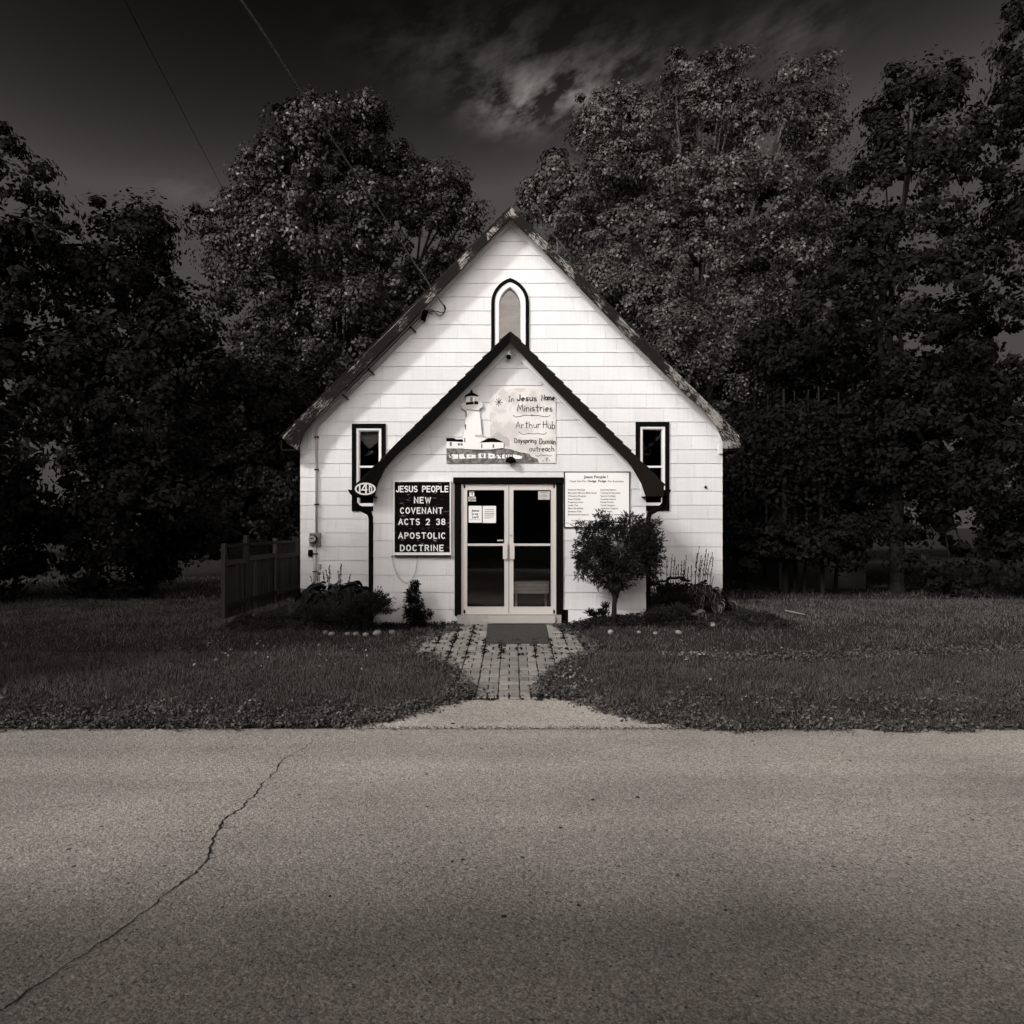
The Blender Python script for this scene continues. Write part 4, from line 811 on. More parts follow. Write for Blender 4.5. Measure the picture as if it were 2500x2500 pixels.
# chains --------------------------------------------------------------------
def chain(pts, label):
    c0 = pts[0]; m = MB(); P3 = []
    for (a, b) in zip(pts[:-1], pts[1:]):
        for t in np.linspace(0, 1, 12)[:-1]: P3.append(Vector(a).lerp(Vector(b), t))
    P3.append(Vector(pts[-1])); 
    acc = 0; out = [P3[0]]
    for a, b in zip(P3[:-1], P3[1:]):
        acc += (b-a).length
        if acc > .034: out.append(b); acc = 0
    for i in range(len(out)-1):
        a, b = out[i], out[i+1]; c_ = (a+b)/2; t = (b-a).normalized(); s = Vector((-t.z, 0, t.x)) if i % 2 else Vector((0, 1, 0))
        m.tube([c_+t*.022*math.cos(k)+s*.009*math.sin(k) for k in np.linspace(0, 2*math.pi, 9)], .0028, 4, cap=False)
    e = empty('hanging_chain', out[0], label, 'chain'); m.build('links', M['chain'], e)
    for q_ in (out[0], out[-1]): MB().tube([q_+Vector((0, .04, .02)), q_+Vector((0, 0, .02)), q_+Vector((0, -.012, 0))], .008, 6).build('hook', M['black'], e)
qc = q2m(DP-.04)
def cp(pts): return [(qc(*p)[0], DP-.04, qc(*p)[1]) for p in pts]
chain(cp([(957,1360),(960,1375),(965,1392),(974,1410),(987,1422),(993,1424),(1001,1420),(1010,1408),(1015,1392),(1018,1375),(1019,1360)]), 'thin chain sagging under the black letter board')
chain(cp([(1402,1345),(1405,1372),(1412,1395),(1422,1412),(1432,1420),(1441,1422),(1452,1419),(1462,1410),(1470,1392),(1475,1365)]), 'thin chain sagging behind the round clipped cedar')
# security camera at the porch apex -------------------------------------------
c = q2m(DP-.1)(1242.5, 866); e = empty('security_camera', (c[0], DP-.05, c[1]-.05), 'small white cylindrical camera under the peak of the porch roof', 'camera')
MB().tube([(c[0], DP-.05, c[1]+.075), (c[0], DP-.07, c[1]+.06), (c[0]-.002, DP-.10, c[1]+.02), (c[0]-.003, DP-.13, c[1]-.03)], [.02, .034, .036, .036], 12).build('body', M['signw'], e, smooth=True)
MB().tube([(c[0]-.003, DP-.131, c[1]-.031), (c[0]-.004, DP-.15, c[1]-.062)], [.037, .037], 12).build('lens_hood', M['black'], e)
# black nub on the wall
c = qm(1721.5, 1189); MB().prism([(c[0]-.03, c[1]-.005), (c[0]+.008, c[1]+.03), (c[0]+.02, c[1]-.03)], DM-.07, DM-.014).build('wall_hook', M['black'], label='tiny black bracket on the right part of the front wall', cat='bracket')
# ---------------------------------------------------------------- electric service
def mp_(px, py, off=.06): a = qm(px, py); return Vector((a[0], DM-off, a[1]))
em = empty('electric_meter', mp_(771, 1335), 'round glass electric meter on a grey box, low on the left wall', 'electric meter')
a = rect(qm, 759, 1302, 784, 1332); MB().box(a[0], a[1], DM-.11, DM-.014, a[2], a[3]).build('box', M['meterm'], em)
c = mp_(769.5, 1316); MB().tube([(c.x, DM-.112, c.z), (c.x, DM-.20, c.z)], [.082, .082], 20).build('collar', M['black'], em); MB().tube([(c.x, DM-.201, c.z), (c.x, DM-.235, c.z), (c.x, DM-.25, c.z)], [.074, .070, .05], 20).build('dial', M['dial'], em)
a = rect(qm, 765, 1312, 773, 1315); MB().box(a[0], a[1], DM-.256, DM-.251, a[2], a[3]).build('display', M['ink'], em)
cd = empty('conduit', mp_(773, 1437), 'thin grey electric conduit running up the left wall and along the rake', 'conduit')
pts = [mp_(774.5, 1301), mp_(774.5, 1068), mp_(774.5, 1053), mp_(777, 1041), mp_(784, 1032), mp_(800, 1017), mp_(880, 937), mp_(960, 857), mp_(1022, 795), mp_(1036, 778, .09), mp_(1040, 770, .11)]
MB().tube(pts, .026, 8).build('pipe', M['conduit'], cd, smooth=True); MB().tube([mp_(771, 1333), mp_(771, 1400), mp_(768, 1437)], .032, 8).build('pipe', M['conduit'], cd, smooth=True)
for (x, y) in ((774.5, 1068), (774.5, 1147), (774.5, 1232), (771, 1352), (771, 1395)): p = mp_(x, y); MB().box(p.x-.04, p.x+.04, DM-.095, DM-.014, p.z-.012, p.z+.012).build('clamp', M['black'], cd)
for (x, y) in ((1010, 807), (908, 909), (846, 971)):
    p = mp_(x, y); MB().tube([p+Vector((-.07, -.02, .06)), p+Vector((.06, -.02, -.06))], .018, 6).build('clamp', M['black'], cd)
MB().tube([mp_(1042, 762, .13), mp_(1038, 772, .12), mp_(1034, 786, .1)], [.05, .06, .045], 10).build('weatherhead', M['black'], cd, smooth=True)
for off in ((-8, -6), (-4, -2)): MB().tube([mp_(1036+off[0], 772+off[1], .05), mp_(960+off[0], 849+off[1], .05), mp_(850+off[0], 960+off[1], .05)], .008, 5).build('wire', M['cable'], cd)
MB().box(mp_(755,1342).x, mp_(764,1342).x, DM-.09, DM-.014, mp_(0,1358).z, mp_(0,1342).z).build('junction_box', M['black'], label='small black box beside the conduit below the electric meter', cat='electric box')
sd = empty('service_drop_cable', mp_(1085, 757, .12), 'black twisted power cable crossing the sky to the left slope of the gable', 'cable')
A = mp_(1085, 752, .14)
def bez(pts, n=10):                       # smooth curve through the points
    out = []; Pp = [Vector(p) for p in pts]; Pp = [Pp[0]]+Pp+[Pp[-1]]
    for i in range(1, len(Pp)-2):
        for t in np.linspace(0, 1, n, endpoint=False):
            a, b, c, d = Pp[i-1:i+3]; out.append(.5*((2*b)+(c-a)*t+(2*a-5*b+4*c-d)*t*t+(3*b-a-3*c+d)*t**3))
    return out+[Pp[-2]]
PXX = -5.0
polex = Vector((PXX, -9.5, 8.25))
cb = []
for k in range(61):
    t = k/60; p = A.lerp(polex, t); p.z -= 1.5*t*(1-t)*.55; p += Vector((math.sin(k*2.1)*.004, 0, math.cos(k*1.7)*.006)); cb.append(p)
MB().tube(cb, .013, 6).build('cable', M['cablel'], sd, smooth=True)
MB().tube([A+Vector((0, -.02, .03)), A+Vector((.03, .0, -.02)), A+Vector((.02, .12, -.04))], .012, 6).build('anchor', M['black'], sd)
for pts in ([(1084,750),(1087,757),(1086,765),(1080,772),(1073,774),(1066,769),(1060,762),(1054,760),(1046,761),(1040,764)], [(1086,756),(1087,762),(1083,766),(1076,766),(1066,763),(1055,764),(1047,767),(1043,771),(1041,780),(1040,786),(1037,788),(1035,784),(1035,775),(1037,768)], [(1036,765),(1033,772),(1032,780),(1034,784)], [(1050,769),(1058,769)]):
    MB().tube(bez([mp_(x, y, .10) for x, y in pts], 4), .0095, 5).build('wire', M['cable'], sd, smooth=True)
pl_ = empty('utility_pole', (PXX, -9.5, -.4), 'wooden utility pole across the road carrying the power cable', 'utility pole')
MB().tube([(PXX, -9.5, -.4), (PXX, -9.5, 9.6)], [.16, .11], 10).build('pole', M['pole'], pl_); MB().box(PXX-1.1, PXX+1.1, -9.56, -9.44, 8.9, 9.0).build('crossarm', M['pole'], pl_)
B0 = P(455, 290, 12.); B1 = P(575, 520, 26.); dirn = (B0-B1)
MB().tube([B1, B0, B0+dirn*.9], .005, 5).build('overhead_wire', M['cable'], label='faint thin wire in the sky left of the maple', cat='wire')

# ---------------------------------------------------------------- background: fence, house
fe = empty('board_fence', (-5.0, 14, 0), 'weathered vertical board fence with lattice top, left of the church', 'fence')
fy = [12.75, 14.0, 15.5, 17.2, 19.2]; fx = [-4.98, -5.05, -4.98, -5.0, -5.0]
bd = bpy.data.meshes.new('fence_board'); m = MB().box(-.009, .009, -.066, .066, 0, 1); bd.from_pydata(m.v, [], m.f); bd.materials.append(M['fence'])
for i in range(5): MB().box(fx[i]-.035, fx[i]+.035, fy[i]-.045, fy[i]+.045, -.02, [1.35, 1.48, 1.40, 1.38, 1.42][i]).build('post', M['fence'], fe)
for i in range(4):
    y0, y1 = fy[i]+.055, fy[i+1]-.055; n = int((y1-y0)/.14); z1 = .96+.03*(i % 2)
    for k in range(n):
        y = y0+(k+.5)*(y1-y0)/n; t = (y-fy[i])/(fy[i+1]-fy[i]); inst(bd, 'board', fe, (fx[i]*(1-t)+fx[i+1]*t+random.uniform(-.006, .006), y, -.0), scale=(1, (y1-y0)/n/.146, z1-random.uniform(0, .01)))
    for z in (.20, z1+.002, 1.28):
        h_ = .09 if z < 1.2 else .05
        MB().add([(fx[i]+.015, y0, z), (fx[i]+.05, y0, z), (fx[i+1]+.05, y1, z), (fx[i+1]+.015, y1, z), (fx[i]+.015, y0, z+h_), (fx[i]+.05, y0, z+h_), (fx[i+1]+.05, y1, z+h_), (fx[i+1]+.015, y1, z+h_)], [(3,2,1,0),(4,5,6,7),(0,1,5,4),(1,2,6,5),(2,3,7,6),(3,0,4,7)]).build('rail', M['fence'], fe)
    m = MB()
    for s in (-1, 1):
        y = y0-.3
        while y < y1+.3:
            a = [y, z1+.08]; b = [y+s*.2, 1.28]
            if y0 < a[1-1] < y1 and y0 < b[0] < y1:
                m.add([(fx[i]+s*.006, a[0], a[1]), (fx[i]+s*.006, a[0]+.03, a[1]), (fx[i]+s*.006, b[0]+.03, b[1]), (fx[i]+s*.006, b[0], b[1])], [(0,1,2,3)])
            y += .085
    m.build('lattice', M['fence'], fe, kind='stuff')
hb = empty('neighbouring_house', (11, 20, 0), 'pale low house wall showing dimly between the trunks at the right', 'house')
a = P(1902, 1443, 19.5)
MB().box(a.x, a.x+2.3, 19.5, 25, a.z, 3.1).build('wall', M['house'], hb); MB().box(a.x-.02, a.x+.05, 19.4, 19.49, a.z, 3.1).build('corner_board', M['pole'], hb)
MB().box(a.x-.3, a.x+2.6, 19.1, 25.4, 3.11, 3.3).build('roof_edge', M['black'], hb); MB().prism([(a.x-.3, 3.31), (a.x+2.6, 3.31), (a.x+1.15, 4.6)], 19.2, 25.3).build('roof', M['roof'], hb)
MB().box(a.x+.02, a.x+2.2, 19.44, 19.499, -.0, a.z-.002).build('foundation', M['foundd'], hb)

# ---------------------------------------------------------------- foliage
def unit(n):
    v = rng.normal(size=(n, 3)); return v/np.linalg.norm(v, axis=1, keepdims=True)
def leaves(C, Nn, size, asp=.55, fold=.0):
    """pointed leaf quads at centres C with normals Nn"""
    n = len(C); t = unit(n); t -= Nn*(t*Nn).sum(1, keepdims=True); t /= np.linalg.norm(t, axis=1, keepdims=True)+1e-9; b = np.cross(Nn, t)
    s = (size*rng.uniform(.6, 1.3, n))[:, None] if np.ndim(size) == 0 else size[:, None]
    v = np.stack([C-t*s*.5, C+b*s*asp*.5+t*s*.05, C+t*s*.5-Nn*s*.12, C-b*s*asp*.5+t*s*.05], 1).reshape(-1, 3)
    return v, np.arange(4*n).reshape(n, 4)
def crown(blobs, nclump, nleaf, rc, size, asp=.6, up=.5, shell=.7, flat=.7, droop=0.):
    bl = np.array(blobs, float); sat = []
    for q in bl:                                   # smaller boughs breaking the outline of each mass
        for _ in range(6):
            dd = unit(1)[0]; dd[2] = abs(dd[2])*.9-.15; k_ = rng.uniform(.20, .40); sat.append(list(q[:3]+dd*q[3:6]*rng.uniform(.9, 1.15))+list(q[3:6]*k_))
    bl[:, 3:6] *= .93; bl = np.concatenate([bl, np.array(sat)]); w_ = bl[:, 3]*bl[:, 5]+bl[:, 4]*bl[:, 3]; idx = rng.choice(len(bl), nclump, p=w_/w_.sum())
    d = unit(nclump); r = rng.uniform(shell, 1.03, nclump)[:, None]; cc = bl[idx, :3]+d*bl[idx, 3:6]*r
    rad = rc*(.35+1.1*rng.uniform(0, 1, nclump)**1.6)
    ci = np.repeat(np.arange(nclump), nleaf); n = len(ci); e = unit(n); rr = rng.uniform(.25, 1., n)[:, None]**.7
    e2 = e*np.array([1, 1, flat]); Cn = cc[ci]+e2*rr*rad[ci][:, None]; Cn[:, 2] -= droop*rr[:, 0]*rad[ci]
    nn = e*.9+d[ci]*.6+unit(n)*.5+np.array([0, -.0, up]); nn /= np.linalg.norm(nn, axis=1, keepdims=True)
    return leaves(Cn, nn, size, asp)
def blobs_px(lst, d0):                # (px, py, radius px x, radius px z, depth offset, depth radius m)
    out = []
    for (px, py, rx, rz, dd, rd) in lst:
        d = d0+dd; p = P(px, py, d); out.append((p.x, p.y, p.z, rx/F*d, rd, rz/F*d))
    return out
def limb_tree(name, base, trunk_h, r0, blobs, m, root, forks=None, r1=.06):
    mb = MB(); b = Vector(base); top = b+Vector((random.uniform(-.2, .2), 0, trunk_h))
    mb.tube([b-Vector((0, 0, .1)), b+Vector((0, 0, .3)), b.lerp(top, .5)+Vector((.08, 0, 0)), top], [r0*1.4, r0, r0*.85, r0*.7], 10); mb.build('trunk', M[m], root)
    for bb in blobs:
        e = Vector(bb[:3]); s = b.lerp(top, random.uniform(.75, 1)); mid = s.lerp(e, .45)+Vector((random.uniform(-.3, .3), random.uniform(-.3, .3), random.uniform(0, .5)))
        l = MB(); l.tube(bez([s, mid, e], 4), list(np.linspace(r0*.45, .03, 9)), 6)
        for k in range(3):
            s2 = mid.lerp(e, random.uniform(.1, .9)); e2 = e+Vector([random.uniform(-.5, .5)*bb[3+q] for q in range(3)]); l.tube([s2, s2.lerp(e2, .5)+Vector((0, 0, .15)), e2], [.05, .035, .012], 5)
        l.build('limb', M[m], root)
def tree(name, label, base, th, r0, blobs, nclump, nleaf, rc, size, lm, bm_='bark', group='trees round the church', cat='tree', limbs=None, **k):
    root = empty(name, base, label, cat, group); v, f = crown(blobs, nclump, nleaf, rc, size, **k); mesh_np('crown', v, f, M[lm], root)
    limb_tree(name, base, th, r0, blobs if limbs is None else blobs[:limbs], bm_, root); return root
# left maple
bl = blobs_px([(655,300,70,70,0,1.6),(760,330,85,75,-.3,1.6),(880,350,60,75,0,1.4),(930,345,50,62,.4,1.3),(810,430,170,110,-.5,2.6),(960,440,95,90,0,1.8),(680,450,110,85,.3,1.8),(1080,480,70,60,.3,1.4),(1125,545,50,55,.3,1.2),(620,560,110,110,-.3,2.),
  (760,600,200,150,-1,2.8),(960,610,160,130,-.5,2.4),(640,730,130,130,-.6,2.2),(840,800,170,150,-1.2,2.4),(1000,760,120,120,0,2),(650,930,130,120,-.5,2.2),(800,990,150,120,0,2.4),(700,1120,130,120,.2,2),(850,290,70,40,0,1)], 24)
bl = [b for b in bl if True]
bl[2] = tuple(blobs_px([(860,325,95,60,0,1.8)], 24)[0]); bl[0] = tuple(blobs_px([(850,310,50,42,0,1.3)], 24)[0])
tree('maple_tree', 'broad rounded dark maple with glinting leaves behind the left roof slope', (-5.6, 24.5, 0), 4.5, .32, bl, 1350, 145, .56, .125, 'leafm', up=.45, droop=.15)
# right tall tree
bl = blobs_px([(1700,170,70,62,0,1.5),(1780,190,70,60,0,1.5),(1650,260,70,60,0,1.5),(1750,300,110,90,-.5,2),(1500,290,85,62,0,1.6),(1450,330,50,50,-.3,1.),(1560,340,100,80,-.5,2),(1930,240,80,66,0,1.6),(1990,330,60,110,.3,1.6),(1880,370,140,110,-.5,2.2),(1520,420,90,70,0,1.8),
  (1640,470,150,110,-1,2.4),(1840,520,170,130,-1,2.4),(1430,480,110,70,-.2,1.8),(1310,485,55,55,-.5,1.1),(1340,560,90,90,-.5,1.8),(1500,600,150,110,-1,2.2),(1680,640,170,110,-1,2.4),(1890,680,150,120,0,2.2),(1990,560,60,120,.5,1.6)], 26)
tree('tall_tree', 'tallest leafy tree with an open spreading crown behind the right roof slope', (6.6, 27, 0), 6.5, .36, bl, 1400, 140, .56, .122, 'leafp', 'barkp', up=.35, droop=.25)
bl = blobs_px([(1352,400,26,38,0,.5),(1345,445,32,34,0,.6),(1362,480,36,36,.1,.7)], 25)
tree('pale_sapling', 'slender pale-leaved sprig rising just right of the gable peak', (1.5, 25, 0), 6.0, .09, bl, 70, 70, .34, .17, 'leafp', 'barkp', limbs=1, up=.3)
bl = blobs_px([(1560,740,120,90,0,1.5),(1480,690,90,80,.3,1.3),(1660,820,110,100,-.3,1.5),(1760,900,130,110,-.3,1.7),(1600,880,90,90,0,1.4),(1800,760,110,90,0,1.6)], 22)
tree('poplar_tree', 'fluffy fine-leaved tree crowding the lower right roof slope', (5.2, 22.4, 0), 4.5, .2, bl, 900, 115, .45, .10, 'leafp', 'barkp', up=.3, droop=.5, flat=.9)
bl = blobs_px([(1900,900,110,100,0,1.5),(1960,1040,120,120,0,1.6),(1850,1120,120,120,.2,1.6),(2020,880,90,110,.2,1.4),(1990,1200,120,100,0,1.5),(1830,1270,100,90,.3,1.3)], 20.5)
bl += blobs_px([(1900,1325,70,45,0,.6),(1985,1325,80,45,0,.6),(2055,1320,60,60,0,.6),(1830,1345,45,60,0,.6)], 17.3)
tree('lilac_tree', 'dark bushy tree right of the church wall above bare trunks', (8.2, 20.8, 0), 2.6, .13, bl, 850, 85, .42, .13, 'leafd', up=.3)
# dark evergreens closing both sides
def spruce(base, h, r, n, label, name='cedar_tree', lm='leafd', low=.3):
    root = empty(name, base, label, 'tree', 'dark evergreens at the sides'); k = n
    t = rng.beta(1.1, 1.5, k); a = rng.uniform(0, 2*math.pi, k); rr = r*(1-t)**.75*(rng.uniform(.55, 1.05, k)); C = np.stack([base[0]+rr*np.cos(a), base[1]+rr*np.sin(a), base[2]+low+t*(h-low)], 1)
    ci = np.repeat(np.arange(k), 26); e = unit(len(ci)); Cn = C[ci]+e*np.array([.34, .34, .26])*rng.uniform(.3, 1, len(ci))[:, None]
    nn = np.stack([np.cos(a), np.sin(a), np.full(k, .5)], 1)[ci]*.8+unit(len(ci))*.8; nn /= np.linalg.norm(nn, axis=1, keepdims=True)
    v, f = leaves(Cn, nn, .17, .45); mesh_np('crown', v, f, M[lm], root)
    MB().tube([base, (base[0], base[1], base[2]+h*.95)], [.16, .02], 7).build('trunk', M['bark'], root)
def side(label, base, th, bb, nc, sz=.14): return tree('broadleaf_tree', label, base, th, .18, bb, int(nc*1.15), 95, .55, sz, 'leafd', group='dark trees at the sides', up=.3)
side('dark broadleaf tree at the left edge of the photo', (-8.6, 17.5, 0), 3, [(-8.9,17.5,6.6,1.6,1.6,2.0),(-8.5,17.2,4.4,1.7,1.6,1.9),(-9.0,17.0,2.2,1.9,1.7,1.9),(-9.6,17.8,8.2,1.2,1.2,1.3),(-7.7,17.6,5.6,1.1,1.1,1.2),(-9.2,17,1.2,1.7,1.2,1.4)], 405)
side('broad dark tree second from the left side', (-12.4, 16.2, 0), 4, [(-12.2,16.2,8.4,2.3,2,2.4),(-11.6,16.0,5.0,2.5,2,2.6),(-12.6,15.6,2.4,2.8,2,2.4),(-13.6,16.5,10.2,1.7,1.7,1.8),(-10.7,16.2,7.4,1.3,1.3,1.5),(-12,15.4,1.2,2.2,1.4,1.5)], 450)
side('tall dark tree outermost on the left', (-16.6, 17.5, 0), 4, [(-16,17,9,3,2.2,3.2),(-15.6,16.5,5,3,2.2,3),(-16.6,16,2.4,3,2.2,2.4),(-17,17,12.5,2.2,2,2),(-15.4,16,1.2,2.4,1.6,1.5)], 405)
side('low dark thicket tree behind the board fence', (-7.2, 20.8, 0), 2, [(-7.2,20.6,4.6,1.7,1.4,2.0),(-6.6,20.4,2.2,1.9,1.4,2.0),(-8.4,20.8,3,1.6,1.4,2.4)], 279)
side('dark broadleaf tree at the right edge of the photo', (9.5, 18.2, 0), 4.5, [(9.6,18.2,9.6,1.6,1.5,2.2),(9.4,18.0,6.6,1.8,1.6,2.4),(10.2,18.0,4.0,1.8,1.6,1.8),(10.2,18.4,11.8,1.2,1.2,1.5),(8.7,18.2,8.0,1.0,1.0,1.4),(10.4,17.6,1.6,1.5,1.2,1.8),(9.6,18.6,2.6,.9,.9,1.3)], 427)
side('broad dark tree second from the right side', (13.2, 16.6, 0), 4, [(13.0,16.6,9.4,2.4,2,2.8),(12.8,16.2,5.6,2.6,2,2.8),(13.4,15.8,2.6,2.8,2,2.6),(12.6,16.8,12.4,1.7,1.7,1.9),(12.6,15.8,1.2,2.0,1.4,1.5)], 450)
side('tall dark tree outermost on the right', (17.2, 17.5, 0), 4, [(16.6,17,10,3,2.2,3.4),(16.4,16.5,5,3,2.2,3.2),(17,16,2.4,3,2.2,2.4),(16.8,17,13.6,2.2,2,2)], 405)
bl = blobs_px([(560,1180,90,130,0,1.3),(640,1250,80,110,.5,1.3),(700,1200,60,120,.4,1.2),(500,1230,90,150,-.3,1.4),(600,1040,90,120,.2,1.3)], 20)
tree('hedge_maple', 'dark leafy shrubby tree rising behind the board fence', (-7.6, 20, 0), 1.2, .1, bl, 600, 95, .42, .13, 'leafm', up=.35)
# bare dark trunks at the right
for i, (px, wpx, d, lean) in enumerate([(1866,6,18.6,.1),(1917,13,17.9,0),(1941,8,18.2,.02),(1963,7,18.0,.12),(2009,9,17.6,-.05),(2040,8,18.3,.1),(1820,6,19.5,.0)]):
    a = P(px, 1452, d); r = wpx/2/F*d; a.z = 0
    lab = ['thin bare trunk, second from the church of the row at the right', 'thickest bare trunk of the row at the right, beside the pale corner board', 'straight bare trunk, fourth from the church of the row at the right', 'leaning bare trunk in the middle of the pale house wall', 'dark bare trunk with broken twigs right of the leaning trunk', 'bare trunk nearest the right edge of the photo', 'thin bare trunk nearest the church of the row at the right'][i]
    e = empty('bare_tree', a, lab, 'tree', 'bare trunks in a row at the right')
    MB().tube([a, a+Vector((lean*.5, 0, 1.5)), a+Vector((lean, .1, 3.2)), a+Vector((lean*1.2, .1, 5.0))], [r*1.2, r, r*.8, r*.4], 7).build('trunk', M['bark'], e)
    mb = MB()
    for k in range(7):
        s = a+Vector((lean*.5, 0, random.uniform(.9, 3))); t = s+Vector((random.uniform(-.6, .6), random.uniform(-.3, .3), random.uniform(-.2, .5))); mb.tube([s, s.lerp(t, .5)+Vector((0, 0, .06)), t], [.014, .01, .004], 4)
    mb.build('twigs', M['bark'], e, kind='stuff')
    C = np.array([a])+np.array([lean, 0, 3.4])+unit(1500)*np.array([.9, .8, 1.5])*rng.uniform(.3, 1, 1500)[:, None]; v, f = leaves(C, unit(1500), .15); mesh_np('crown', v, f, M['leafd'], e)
# far wood behind everything, one dark mass
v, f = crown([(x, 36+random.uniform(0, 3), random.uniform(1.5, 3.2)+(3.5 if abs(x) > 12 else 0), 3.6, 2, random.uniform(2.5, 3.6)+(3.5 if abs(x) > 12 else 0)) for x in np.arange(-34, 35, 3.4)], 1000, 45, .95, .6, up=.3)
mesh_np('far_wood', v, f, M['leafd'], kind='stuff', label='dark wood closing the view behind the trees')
# unseen trees added across the road behind the camera to shade the near road
RT = [(-16.5, -6.6, 8.4, 3.2), (-10.2, -7.2, 8.4, 3.3), (-4.2, -7.4, 8.2, 3.2), (2.0, -7.8, 8.0, 3.2), (8.2, -7.6, 8.2, 3.2), (14.6, -7.0, 8.4, 3.2)]
RL = ['leftmost added shade tree across the road', 'second added shade tree from the left across the road', 'added shade tree across the road just left of the viewpoint', 'added shade tree across the road just right of the viewpoint', 'second added shade tree from the right across the road', 'rightmost added shade tree across the road']
for i, (x, y, h, r) in enumerate(RT):
    bb = [(x, y, -.4+h*.60, r*.9, r*.9, h*.30), (x+r*.45, y+.8, -.4+h*.72, r*.7, r*.8, h*.22), (x-r*.45, y+1.0, -.4+h*.66, r*.7, r*.8, h*.24), (x, y+2.4, -.4+h*.62, r*.9, r*.7, h*.17)]
    tree('added_shade_tree', RL[i], (x, y, -.4), h*.4, .2, bb, 300, 42, .8, .39, 'leafm', group='added shade trees across the road')
v, f = crown([(x, -13.5+random.uniform(-.4, .4), random.uniform(1.3, 2.0), 1.5, .8, random.uniform(2.6, 3.4)) for x in np.arange(-34, 35, 1.6)], 900, 35, .5, .34, up=.3)  # unseen hedge added to keep low sky out of the glass reflections
hg = empty('added_hedge_screen', (0, -13.5, -.4), 'long unseen hedge added behind the shade trees to block the low sky', 'hedge'); mesh_np('foliage', v, f, M['leafd'], hg)
MB().box(-34, 34, -13.7, -13.3, -.45, 4.7).build('added_blocking_core', M['bark'], hg)  # solid core added so no low sky shows through the hedge
# out-of-frame maples added to shade the lawns and the left wall
bb = [(-10.6, 5.4, 5.6, 2.1, 2.2, 2.4), (-10.2, 4.6, 7.6, 1.8, 1.8, 1.9), (-11.6, 6.4, 7.4, 1.8, 1.8, 2.), (-11, 5.2, 3.4, 1.8, 1.8, 1.6)]
tree('added_shade_maple', 'shade maple added at the roadside left of the view', (-11.0, 5.4, -.3), 2.6, .2, bb, 420, 70, .6, .24, 'leafm')
bb = [(10.8, 7.6, 5.4, 2.3, 2.2, 2.6), (11.6, 8.2, 7.8, 1.9, 1.8, 2.)]
tree('added_shade_maple', 'shade maple added on the right lawn beyond the view', (11.0, 7.8, -.2), 2.8, .2, bb, 300, 70, .6, .24, 'leafm')
bb = [(-14.5, 6.6, 5.2, 2.2, 2.2, 2.2), (-13.2, 8.0, 5.8, 1.8, 1.8, 1.8), (-15.6, 8.2, 6.6, 1.9, 1.9, 2.0)]
tree('added_shade_maple', 'shade maple added out of view on the left lawn near the road', (-14.4, 7.4, -.2), 3.2, .2, bb, 330, 70, .6, .24, 'leafm')

# ---------------------------------------------------------------- shrubs and beds
def sprays(C0, dirs, ln, nper, size, spread=.25):     # feathery conifer sprays
    n = len(C0); ci = np.repeat(np.arange(n), nper); t = rng.uniform(0, 1, len(ci))[:, None]
    Cn = C0[ci]+dirs[ci]*(ln*rng.uniform(.6, 1.2, n)[ci][:, None])*t+unit(len(ci))*spread*ln*(1.1-t); ax = dirs[ci]*1.0+unit(len(ci))*.55; ax /= np.linalg.norm(ax, axis=1, keepdims=True)
    nn = np.cross(ax, unit(len(ci))); nn /= np.linalg.norm(nn, axis=1, keepdims=True)+1e-9; b = np.cross(nn, ax); s = (size*rng.uniform(.6, 1.4, len(ci)))[:, None]
    v = np.stack([Cn-ax*s*.4, Cn+b*s*.14, Cn+ax*s*.6, Cn-b*s*.14], 1).reshape(-1, 3); return v, np.arange(len(v)).reshape(-1, 4)
# round clipped cedar on a single stem
DC = 11.78; gp = lambda px, py, dd=0: P(px, py, DC+dd)
tc_ = empty('clipped_cedar', (gp(1499, 1512).x, DC, gp(1499, 1512).z), 'round-headed clipped cedar on a bare twisted stem, right of the doors', 'shrub')
bbs = [(1515,1338,98,72,0,.55),(1450,1365,50,52,-.1,.4),(1575,1330,46,66,0,.4),(1500,1400,70,38,0,.4),(1455,1300,42,26,0,.22),(1425,1285,18,12,0,.12),(1468,1268,15,20,0,.12),(1540,1280,50,26,0,.3),(1420,1345,22,45,0,.2),(1590,1385,24,34,0,.25),(1505,1425,28,18,0,.15),(1480,1272,20,12,.05,.15),(1525,1268,12,10,0,.1)]
BB = np.array(blobs_px(bbs, DC)); BB[:, 3:6] *= .95; BB = np.concatenate([BB]+[np.concatenate([q[:3]+unit(1)[0]*q[3:6]*.95, q[3:6]*rng.uniform(.18, .34)])[None] for q in BB for _ in range(4)]); w_ = BB[:, 3]*BB[:, 5]; k = 3600; idx = rng.choice(len(BB), k, p=w_/w_.sum()); d = unit(k); C0 = BB[idx, :3]+d*BB[idx, 3:6]*rng.uniform(.35, .98, k)[:, None]
dr = d+unit(k)*.5+np.array([0, 0, -.05]); dr /= np.linalg.norm(dr, axis=1, keepdims=True)
v, f = sprays(C0, dr, .09, 20, .034, .3); mesh_np('crown', v, f, M['cedar'], tc_)
MB().tube([gp(1501, 1516), gp(1499, 1500), gp(1500, 1475), gp(1502, 1460), gp(1496, 1445), gp(1490, 1435)], [.048, .042, .038, .045, .04, .025], 9).tube([gp(1501, 1462), gp(1507, 1448), gp(1513, 1430), gp(1520, 1400)], [.035, .034, .028, .015], 8).tube([gp(1497, 1450), gp(1498, 1430), gp(1500, 1390)], [.03, .03, .015], 7).tube([gp(1507, 1460), gp(1511, 1456)], [.012, .007], 5).tube([gp(1496, 1447), gp(1487, 1438), gp(1475, 1430), gp(1462, 1420)], [.018, .012, .009, .006], 5).build('trunk', M['bark'], tc_, smooth=True)
